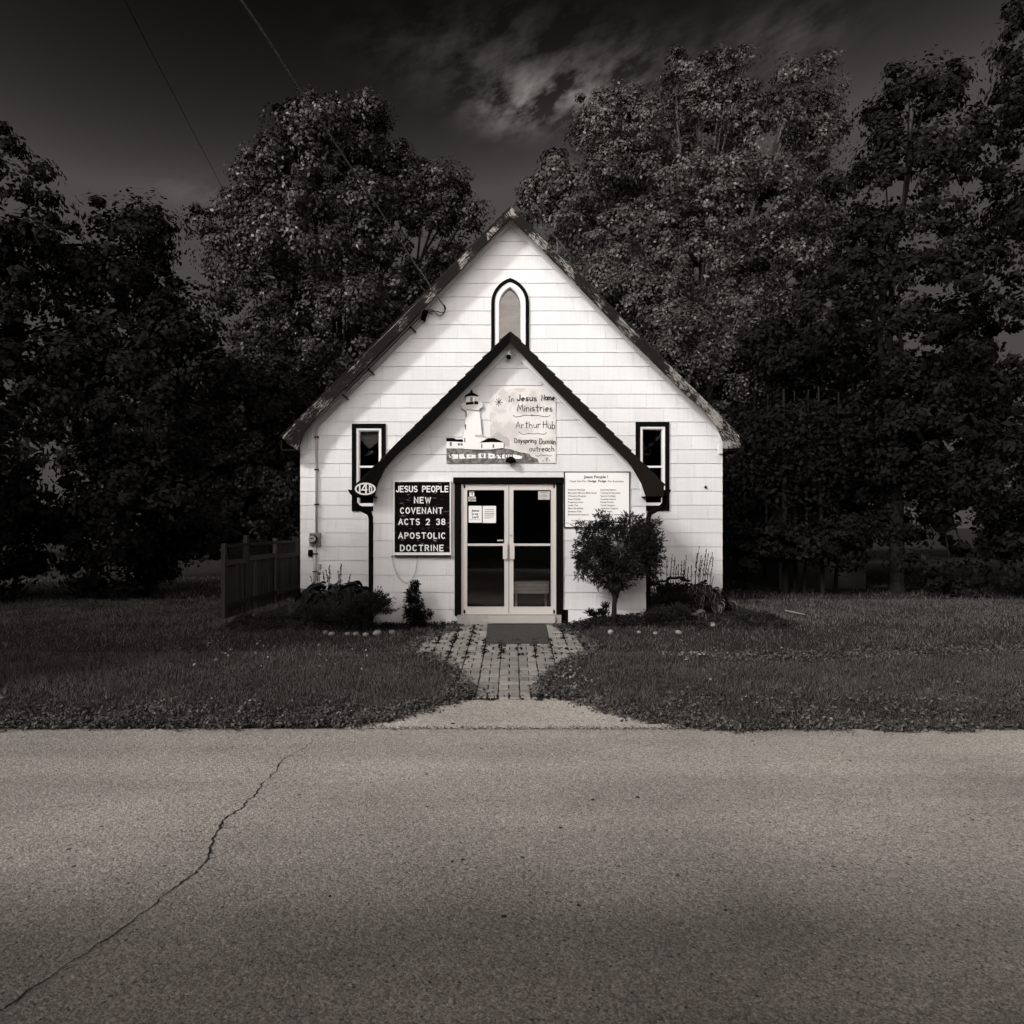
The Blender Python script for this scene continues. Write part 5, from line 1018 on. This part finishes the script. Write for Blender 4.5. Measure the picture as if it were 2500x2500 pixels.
# small dwarf conifer left of the doors
DK = 12.0; gk = lambda px, py: P(px, py, DK)
e = empty('dwarf_conifer', gk(1010, 1530), 'small dark cone-shaped conifer under the hanging chain, left of the doors', 'shrub')
bbs = [(1010,1432,12,16,0,.09),(1008,1452,20,24,0,.14),(1010,1480,28,28,0,.18),(1008,1502,26,22,0,.18),(1040,1500,19,14,0,.12),(1020,1518,22,14,0,.13),(1018,1426,8,8,0,.05)]
BB = np.array(blobs_px(bbs, DK)); w_ = BB[:, 3]*BB[:, 5]; k = 1700; idx = rng.choice(len(BB), k, p=w_/w_.sum()); d = unit(k); C0 = BB[idx, :3]+d*BB[idx, 3:6]*rng.uniform(.3, .95, k)[:, None]
v, f = sprays(C0, d, .03, 16, .022, .6); mesh_np('foliage', v, f, M['cone'], e); MB().tube([gk(1012, 1535), gk(1010, 1480)], [.03, .02], 7).build('trunk', M['bark'], e)
# junipers and low plants
def juniper(name, label, bbs, d0, k, ln, size, m='juniper', up=.25):
    BB = np.array(blobs_px(bbs, d0)); w_ = BB[:, 3]*BB[:, 5]; idx = rng.choice(len(BB), k, p=w_/w_.sum()); d = unit(k); d[:, 2] = np.abs(d[:, 2]); C0 = BB[idx, :3]+d*BB[idx, 3:6]*rng.uniform(.2, .95, k)[:, None]
    dr = d+np.array([0, -.2, up])+unit(k)*.3; dr /= np.linalg.norm(dr, axis=1, keepdims=True)
    e = empty(name, (BB[0, 0], BB[0, 1], float(H(BB[0, 0], BB[0, 1]))), label, 'shrub'); v, f = sprays(C0, dr, ln, 18, size, .2); mesh_np('foliage', v, f, M[m], e)
    mb = MB()
    for i in range(6): p = Vector(C0[i]); mb.tube([Vector((BB[0, 0], BB[0, 1], float(H(BB[0, 0], BB[0, 1])))), p], [.012, .006], 4)
    mb.build('stems', M['bark'], e)
juniper('juniper_shrub', 'feathery spreading juniper at the left corner of the porch', [(885,1495,42,32,0,.4),(855,1515,45,25,0,.4),(915,1480,28,30,-.1,.25),(930,1500,24,22,-.2,.2),(938,1478,10,14,-.2,.1)], 11.75, 900, .16, .035)
juniper('juniper_shrub', 'low dark juniper in front of the left hosta', [(790,1515,50,22,0,.4),(760,1500,30,15,.2,.3)], 12.0, 450, .13, .03)
juniper('juniper_shrub', 'low spreading juniper at the right corner of the porch', [(1622,1508,45,17,0,.35),(1660,1498,26,12,0,.25),(1590,1518,26,12,-.1,.2)], 11.9, 600, .13, .03)
juniper('soft_perennial', 'soft mounded fern-like plant in front of the right hosta', [(1652,1478,50,26,0,.35),(1625,1488,38,24,0,.3)], 12.8, 800, .12, .026, 'cedar', .5)
juniper('small_shrub', 'straggly little shrub at the foot of the wall between door and clipped cedar', [(1470,1500,16,12,0,.1),(1448,1504,14,8,0,.1),(1479,1486,8,14,0,.06),(1440,1498,10,7,0,.06)], 11.95, 170, .07, .03, 'cone', .5)
# hostas: real leaves, each its own part
def hosta_leaf_mesh(nm, edge):
    m = MB(); n = 8; top = []
    for i in range(n+1):
        t = i/n; wd = .36*math.sin(math.pi*min(1, t**.75))**.8*(1-.2*t)+.0; z = .22*math.sin(t*2.4)-.20*t*t
        top.append([(t, -wd, z+wd*.35), (t, -wd*.5, z+wd*.06), (t, 0, z-.02), (t, wd*.5, z+wd*.06), (t, wd, z+wd*.35)])
    v = [p for r_ in top for p in r_]; f = []
    for i in range(n):
        for k in range(4): f.append((i*5+k, (i+1)*5+k, (i+1)*5+k+1, i*5+k+1))
    me = bpy.data.meshes.new(nm); me.from_pydata(v, [], f); me.materials.append(M['hosta']); me.materials.append(M['hostae'])
    for i, p in enumerate(me.polygons):
        p.use_smooth = True
        if edge and (i % 4 in (0, 3)) : p.material_index = 0
    if edge:                                     # pale margin: thin outer strips
        v2, f2 = [], []
        for side in (0, 4):
            for i in range(n):
                a, b = Vector(top[i][side]), Vector(top[i+1][side]); ia, ib = Vector(top[i][2]), Vector(top[i+1][2]); k = len(v)+len(v2)
                v2 += [a+Vector((0,0,.004)), b+Vector((0,0,.004)), b.lerp(ib, .16)+Vector((0,0,.004)), a.lerp(ia, .16)+Vector((0,0,.004))]; f2.append((k, k+1, k+2, k+3))
        me2 = bpy.data.meshes.new(nm); me2.from_pydata(v+[tuple(q) for q in v2], [], f+f2); me2.materials.append(M['hosta']); me2.materials.append(M['hostae'])
        for i, p in enumerate(me2.polygons): p.use_smooth = True; p.material_index = 1 if i >= len(f) else 0
        me = me2
    return me
hl = hosta_leaf_mesh('hosta_leaf', False); hle = hosta_leaf_mesh('hosta_edge_leaf', True)
def hosta(label, cx, cy, rx, ry, hh, n, me, sz, name='hosta_plant'):
    base = (cx, cy, float(H(cx, cy))); e = empty(name, base, label, 'plant')
    for i in range(n):
        a = random.uniform(0, 2*math.pi); q = random.uniform(.05, 1)**.6; x, y = cx+rx*q*math.cos(a), cy+ry*q*math.sin(a); z = base[2]+hh*(1-q*q*.75)*random.uniform(.8, 1.05)
        o = bpy.data.objects.new('leaf', me); own(o, 'leaf', e, (x, y, z)); s = sz*random.uniform(.7, 1.25); o.scale = (s, s, s)
        o.rotation_euler = (random.uniform(-.5, .5), .15+.75*q+random.uniform(-.25, .25), a+random.uniform(-.5, .5))
    mb = MB()
    for i in range(10): a = i*.63; mb.tube([(cx, cy, base[2]-.02), (cx+rx*.5*math.cos(a), cy+ry*.5*math.sin(a), base[2]+hh*.75)], .006, 4)
    mb.build('stems', M['stalk'], e); return e
hosta('large dark hosta filling the bed left of the porch', -3.2, 13.35, .72, .75, .52, 150, hl, .25)
hosta('dark hosta close against the left porch wall', -2.85, 13.3, .45, .6, .50, 60, hl, .23)
hosta('large hosta with pale leaf margins at the right corner of the church', 3.38, 13.5, .52, .7, .50, 140, hle, .21)
hosta('dark hosta between the porch and the pale-edged hosta', 2.75, 13.7, .45, .6, .50, 90, hl, .21)
def stalks(label, lst, d, nm='flower_stalks', r=.007, flor=.03):
    b = P(lst[0][0], 1436, d); e = empty(nm, (b.x, d, float(H(b.x, d))), label, 'plant', None)
    for (x0, y0, x1, y1, dens) in lst:
        a = P(x0, y0, d); c = P(x1, y1, d); mid = a.lerp(c, .5)+Vector((random.uniform(-.02, .02), 0, 0)); pts = bez([a-Vector((0, 0, .3)), mid, c], 6); mb = MB(); mb.tube(pts, list(np.linspace(r, r*.5, len(pts))), 5); mb.build('stalk', M['stalk'], e)
        n = int(dens*30); fb = MB()
        for k in range(n):
            t = random.uniform(.30, 1); p = (a.lerp(mid, t*2) if t < .5 else mid.lerp(c, t*2-1)); an = random.uniform(0, 6.28); w_ = flor*(1.15-t*.8)
            q = p+Vector((math.cos(an)*w_, math.sin(an)*w_*.7, random.uniform(.0, .03))); s = .008; fb.add([p, q+Vector((s, 0, s)), q+Vector((0, 0, 2*s)), q+Vector((-s, 0, s*.5))], [(0,1,2,3)])
        if n: fb.build('florets', M['stalk'], e, kind='stuff')
    return e
stalks('spent flower stalks standing in front of the lower left wall', [(765,1436,757,1404,.2),(773,1436,779,1380,.7),(778,1436,784,1382,.8),(790,1436,789,1398,.8),(803,1436,795,1393,1.),(806,1436,804,1382,1.3),(826,1440,825,1396,1.2),(833,1440,833,1380,1.5),(849,1440,856,1404,.6)], 13.9, flor=.028)
stalks('tall dry flower stalks in front of the lower right wall', [(1600,1436,1591,1394,.3),(1604,1434,1602,1405,.2),(1617,1434,1613,1386,.4),(1628,1434,1629,1364,.5),(1636,1434,1641,1356,.5),(1641,1434,1648,1358,.5),(1650,1434,1652,1384,.5),(1653,1434,1657,1377,.5),(1663,1434,1664,1372,.8),(1668,1434,1671,1368,.8),(1672,1434,1676,1356,.6),(1680,1434,1682,1384,.5),(1684,1434,1688,1384,.4),(1692,1434,1702,1350,.9),(1697,1434,1707,1338,1.),(1702,1434,1712,1358,.9),(1706,1434,1716,1362,.6),(1708,1434,1725,1342,1.2),(1716,1434,1730,1352,1.),(1722,1434,1740,1350,1.),(1728,1436,1741,1362,.7),(1735,1438,1742,1410,.2)], 13.6, flor=.022)
se = empty('sedum_plant', P(1660, 1440, 13.2), 'dark flat-topped sedum flower heads in front of the right hosta', 'plant')
for (x, y, r_) in ((1608,1427,7),(1618,1419,9),(1626,1419,8),(1638,1411,8),(1650,1411,9),(1660,1410,10),(1668,1414,8),(1680,1418,7),(1631,1414,5),(1716,1422,7),(1722,1418,5),(1712,1428,6)):
    c = P(x, y, 13.2); fb = MB(); fb.ball(c, (r_/F*13.2, r_/F*13.2, .022), 9, 5, .2); fb.build('flower_head', M['stalk'], se); MB().tube([P(x+random.uniform(-3, 3), 1470, 13.2), c], .007, 4).build('stem', M['stalk'], se)
C = np.array([P(x, y, 13.2) for x, y in zip(rng.uniform(1600, 1730, 500), rng.uniform(1424, 1460, 500))]); v, f = leaves(C, unit(500), .06); mesh_np('leaves', v, f, M['cone'], se)
e = MB(); a = P(1712, 1490, 12.6); e.box(-.19, .19, -.06, .06, -.02, .09)
o = mesh_np('concrete_block', e.v, e.f, M['found2'], org=(0, 0, 0), label='tilted concrete edging block lying under the right hosta', cat='block'); o.location = P(1697, 1512, 12.3); o.rotation_euler = (.1, -.42, .35)
# stones
stones = [(795,1546,8,'pale stone half hidden, leftmost of the stones before the left bed'),(810,1550,9,'rounded pale stone, second from the left before the left bed'),(848,1549,7,'dark mottled stone, third from the left before the left bed'),(869,1550,9,'brightest pale stone before the left bed'),(893,1552,9,'dull grey stone right of the brightest one'),(922,1549,13,'largest stone, dark and low, before the juniper'),(958,1547,11,'dark flat stone left of the dwarf conifer'),(1118,1529,8,'pale flat stone at the porch corner beside the pavers'),(1100,1535,9,'flat slab of stone at the left edge of the pavers'),
          (1491,1545,9,'pale stone in the grass before the clipped cedar stem'),(1560,1545,6,'smallest stone of the four before the right bed'),(1600,1548,7,'rounded stone before the right porch corner'),(1657,1546,9,'pale stone, rightmost before the right bed'),(1740,1528,10,'thin pale stone in the shade right of the bed')]
for px, py, r_, lab in stones:
    x, y = G(px, py); r = r_/F*y; m = MB(); m.ball((0, 0, 0), (r, r*.8, r*.62), 10, 7, .12); o = mesh_np('stone', m.v, m.f, M['stone'], org=(0, 0, 0), smooth=True, label=lab, cat='stone', group='stones edging the flower beds'); o.location = (x, y, float(H(x, y))+r*.25); o.rotation_euler = (0, random.uniform(-.3, .3), random.uniform(0, 3))

# ---------------------------------------------------------------- grass, weeds, litter
bp_l = [(-.93, 12.31), (PL, 12.31), (PL, 20), (-.93, 20)]
churchrect = [(WL, DM-.02), (WR, DM-.02), (WR, DM+11.2), (WL, DM+11.2)]; porchrect = [(PL, DP-.02), (PR, DP-.02), (PR, DM), (PL, DM)]
apr = np.array(hard)
def ok(X, Y):
    return ~inpoly(X, Y, hard) & ~inpoly(X, Y, churchrect) & ~inpoly(X, Y, porchrect) & (Y > YE-.08+.07*np.sin(X*3.1)+.05*np.sin(X*7.7)+.04*np.sin(X*19))
def nz2(X, Y, s, o_=0.): return (np.sin(X*s+o_)*np.cos(Y*s*1.3+2*o_)+np.sin(X*s*2.3+1.7+o_)*np.sin(Y*s*2.1+.6))*.5
bedR = lambda X, Y: (X > PR-1.2) & (X < 4.3) & (Y > 12.1) & (X > PR); bedL = lambda X, Y: (X < PL) & (X > -4.4) & (Y > 12.2)
def blades(n, x0, x1, y0, y1, h0, wd, name, m, lab):
    X = rng.uniform(x0, x1, n); Y = rng.uniform(y0, y1, n); k = ok(X, Y) & ~bedR(X, Y) & ~bedL(X, Y)
    bare = np.exp(-(((X-(4.3+(Y-9.9)*2.0))/2.4)**2+((Y-10.1-(X-5)*.12)/.30)**2)); k &= rng.uniform(0, 1, n) > bare*.8
    k &= rng.uniform(0, 1, n) > .25+.35*nz2(X, Y, 2.2, 1.)
    X, Y = X[k], Y[k]; n = len(X); Z = H(X, Y)
    hh = h0*rng.uniform(.4, 1.5, n)*(1+.45*nz2(X, Y, 1.4))*(1+.35*nz2(X, Y, 6.)); a = rng.uniform(0, 2*math.pi, n); lean = hh*rng.uniform(.1, .9, n); b = rng.uniform(0, 2*math.pi, n); s = wd*rng.uniform(.7, 1.3, n)
    p0 = np.stack([X-np.cos(a)*s, Y-np.sin(a)*s, Z-.004], 1); p1 = np.stack([X+np.cos(a)*s, Y+np.sin(a)*s, Z-.004], 1); p2 = np.stack([X+np.cos(b)*lean, Y+np.sin(b)*lean, Z+hh], 1)
    mesh_np(name, np.stack([p0, p1, p2], 1).reshape(-1, 3), np.arange(3*n).reshape(-1, 3), M[m], org=(0, 0, 0), kind='stuff', label=lab, cat='grass')
blades(360000, -9, 9, YE-.1, 10.2, .038, .0032, 'grass', 'grass', 'short mown grass on the front lawn')
blades(170000, -12, 12, 10.2, 16.5, .045, .0042, 'grass', 'grass', 'longer grass of the lawn beside and behind the flower beds')
blades(40000, -16, 16, 12, 24, .07, .007, 'grass', 'grass', 'grass in the shade far beside the church')
# broad weeds along the road and path edges, tufts between the pavers
def tufts(Pts, nl, rr, size, name, m, lab, hh=.02, cat='weeds'):
    C = []; 
    for (x, y, s) in Pts:
        n = max(3, int(nl*s)); a = rng.uniform(0, 6.28, n); q = rng.uniform(0, 1, n)**.6*rr*s; X = x+q*np.cos(a); Y = y+q*np.sin(a); C.append(np.stack([X, Y, H(X, Y)+.014+rng.uniform(0, hh*s, n)], 1))
    C = np.concatenate(C); nn = unit(len(C))*.8+np.array([0, -.15, .8]); nn /= np.linalg.norm(nn, axis=1, keepdims=True); v, f = leaves(C, nn, size, .45); mesh_np(name, v, f, M[m], org=(0, 0, 0), kind='stuff', label=lab, cat=cat)
T = []
for (x, y0) in joints:
    for q in range(5):
        y = y0+.3375*q/5; c = round((x-x00)/.2345)
        if y < 12.2 and inpoly(np.array([x]), np.array([y]), pathpoly)[0] and not (-.47 < x < .60 and 10.98 < y < 12.3):
            if random.random() < (1.1 if y > 10.4 else .75 if y > 9.2 else .35)*(.72+.28*math.sin(c*2.2+y*2)): T.append((x+random.uniform(-.02, .02), y, random.uniform(.5, 1.25)))
    if random.random() < .5: 
        xm = x+.117; y = y0+.11
        if inpoly(np.array([xm]), np.array([y]), pathpoly)[0] and not (-.47 < xm < .60 and 10.98 < y < 12.3): T.append((xm, y, random.uniform(.4, .9)))
for x in np.linspace(-.42, .52, 24):
    if random.random() < .3: T.append((x, 11.04, .6))
for _ in range(60):
    x = random.uniform(-.75, .6); y = 7.93+random.uniform(-.05, .06); T.append((x, y, random.uniform(.5, 1.2)))
T1 = [t for t in T if t[1] > 9.7]; T2 = [t for t in T if t[1] <= 9.7 and random.random() < .7]
tufts(T1, 20, .05, .050, 'paver_weeds', 'cone', 'little dark weeds growing in the joints between the pavers near the doors', .03)
tufts(T2, 15, .05, .042, 'paver_weeds', 'weed', 'sparse weeds growing in the joints at the road end of the path', .02)
E_ = []
def along(pts, n, off, sz):
    seg = [(a, b) for a, b in zip(pts[:-1], pts[1:])]; ln = [math.dist(a, b) for a, b in seg]
    for _ in range(n):
        a, b = random.choices(seg, ln)[0]; t = random.random(); E_.append((a[0]+(b[0]-a[0])*t+random.gauss(0, off), a[1]+(b[1]-a[1])*t+random.gauss(0, off*.6), sz*random.uniform(.5, 1.4)))
along([(-9, YE)]+L[:9], 1500, .10, 1.2); along(L[8:], 260, .05, 1.2); along(Rg[:10], 300, .06, 1.15); along(Rg[9:]+[(9, YE)], 1500, .11, 1.2)
for _ in range(600): E_.append((random.uniform(-8, -1.6), random.gauss(7.35, .25), random.uniform(.6, 1.3)))
for _ in range(500): E_.append((random.uniform(1.4, 8), random.gauss(7.6, .35), random.uniform(.6, 1.3)))
for _ in range(500): x = random.uniform(2.6, 8.5); E_.append((x, 10.1+(x-5)*.12+random.gauss(0, .16), random.uniform(.5, 1.2)))
E_ = [p for p in E_ if p[1] > YE-.03-.13*max(0, math.sin(3.7*p[0])+.6*math.sin(9.1*p[0]+1)) or abs(p[0]) < 2.2 and p[1] > YE]
tufts(E_, 12, .07, .042, 'clover', 'grass', 'broad-leaved clover and weeds along the edges of road and path', .035)
Bd = [(random.uniform(.85, 2.2), random.uniform(11.6, 12.2), random.uniform(.6, 1.6)) for _ in range(230)]+[(random.uniform(-2.2, -.95), random.uniform(11.9, 12.22), random.uniform(.5, 1.2)) for _ in range(120)]+[(random.uniform(2.2, 4.4), random.uniform(11.5, 12.4), random.uniform(.6, 1.6)) for _ in range(220)]+[(random.uniform(-4.6, -2.2), random.uniform(11.6, 12.4), random.uniform(.6, 1.6)) for _ in range(220)]
tufts(Bd, 12, .09, .05, 'bed_ground_cover', 'weed', 'low dark ground cover in the flower beds along the walls', .06)
GP = []
for _ in range(2600):
    a, b = random.choice([(L[0], L[2]), (L[2], L[5]), (L[5], L[8]), (Rg[8], Rg[10]), (Rg[10], Rg[13]), (Rg[13], Rg[15]), (Rg[14], Rg[16])]); t = random.random(); GP.append((a[0]+(b[0]-a[0])*t, a[1]+(b[1]-a[1])*t-abs(random.gauss(0, .09))+.03))
for _ in range(900): GP.append((random.uniform(-1.6, 2.2), YE+random.gauss(0, .03)))
GP = np.array(GP); gv = []; 
C = np.stack([GP[:, 0], GP[:, 1], H(GP[:, 0], GP[:, 1])+.012], 1); nn = unit(len(C))*.25+np.array([0, -.2, 1.]); nn /= np.linalg.norm(nn, axis=1, keepdims=True); v, f = leaves(C, nn, .016, .8)
mesh_np('road_grit', v, f, M['joint'], org=(0, 0, 0), kind='stuff', label='loose grit and crumbs lying along the road edge', cat='grit')
# dry leaves
LX = []
for _ in range(50): LX.append(G(random.uniform(430, 900), random.gauss(1600, 22)))
for _ in range(60): LX.append(G(random.uniform(430, 2070), random.uniform(1560, 1760)))
for _ in range(50): LX.append(G(random.gauss(1700, 45), random.gauss(1604, 5)))
for _ in range(60): LX.append(G(random.gauss(1400, 30), random.gauss(1665, 20)))
for _ in range(40): LX.append(G(random.uniform(1600, 2070), random.gauss(1745, 20)))
for _ in range(35): LX.append(G(random.uniform(560, 950), random.gauss(1752, 12)))
X = np.array([p[0] for p in LX]); Y = np.array([p[1] for p in LX]); k = ok(X, Y); X, Y = X[k], Y[k]; C = np.stack([X, Y, H(X, Y)+rng.uniform(.02, .05, len(X))], 1); nn = unit(len(C))*.5+np.array([0, -.3, 1.]); nn /= np.linalg.norm(nn, axis=1, keepdims=True); v, f = leaves(C, nn, .042, .6)
mesh_np('fallen_leaves', v, f, M['litter'], org=(0, 0, 0), kind='stuff', label='dry pale leaves lying on the grass', cat='leaves')
# bare gravelly strip in the right lawn, small debris on the road
mb = MB()
for (px, py, w_) in ((1447,1954,9),(1413,2213,10),(1556,1948,10),(1368,2023,10),(805,2191,7),(1230,2240,14),(1104,2106,8),(1130,2101,9),(1772,2225,8),(1107,1768,16),(900,2210,4),(620,2240,3)):
    x, y = G(px, py); r = w_/F*y/2; mb.ball((x, y, float(H(x, y))+.006), (r, r*.7, .006), 7, 5, .3)
mb.build('road_debris', M['ink'], kind='stuff', label='dark crumbs and leaf scraps lying on the road', cat='debris')
tw = [G(1918,1497), G(1940,1502), G(1965,1507)]
MB().tube([(x, y, float(H(x, y))+.05) for x, y in tw], [.012, .016, .008], 6).build('fallen_branch', M['stone'], label='pale fallen branch on the shaded lawn at the right', cat='branch')
print('pavers', nbr)
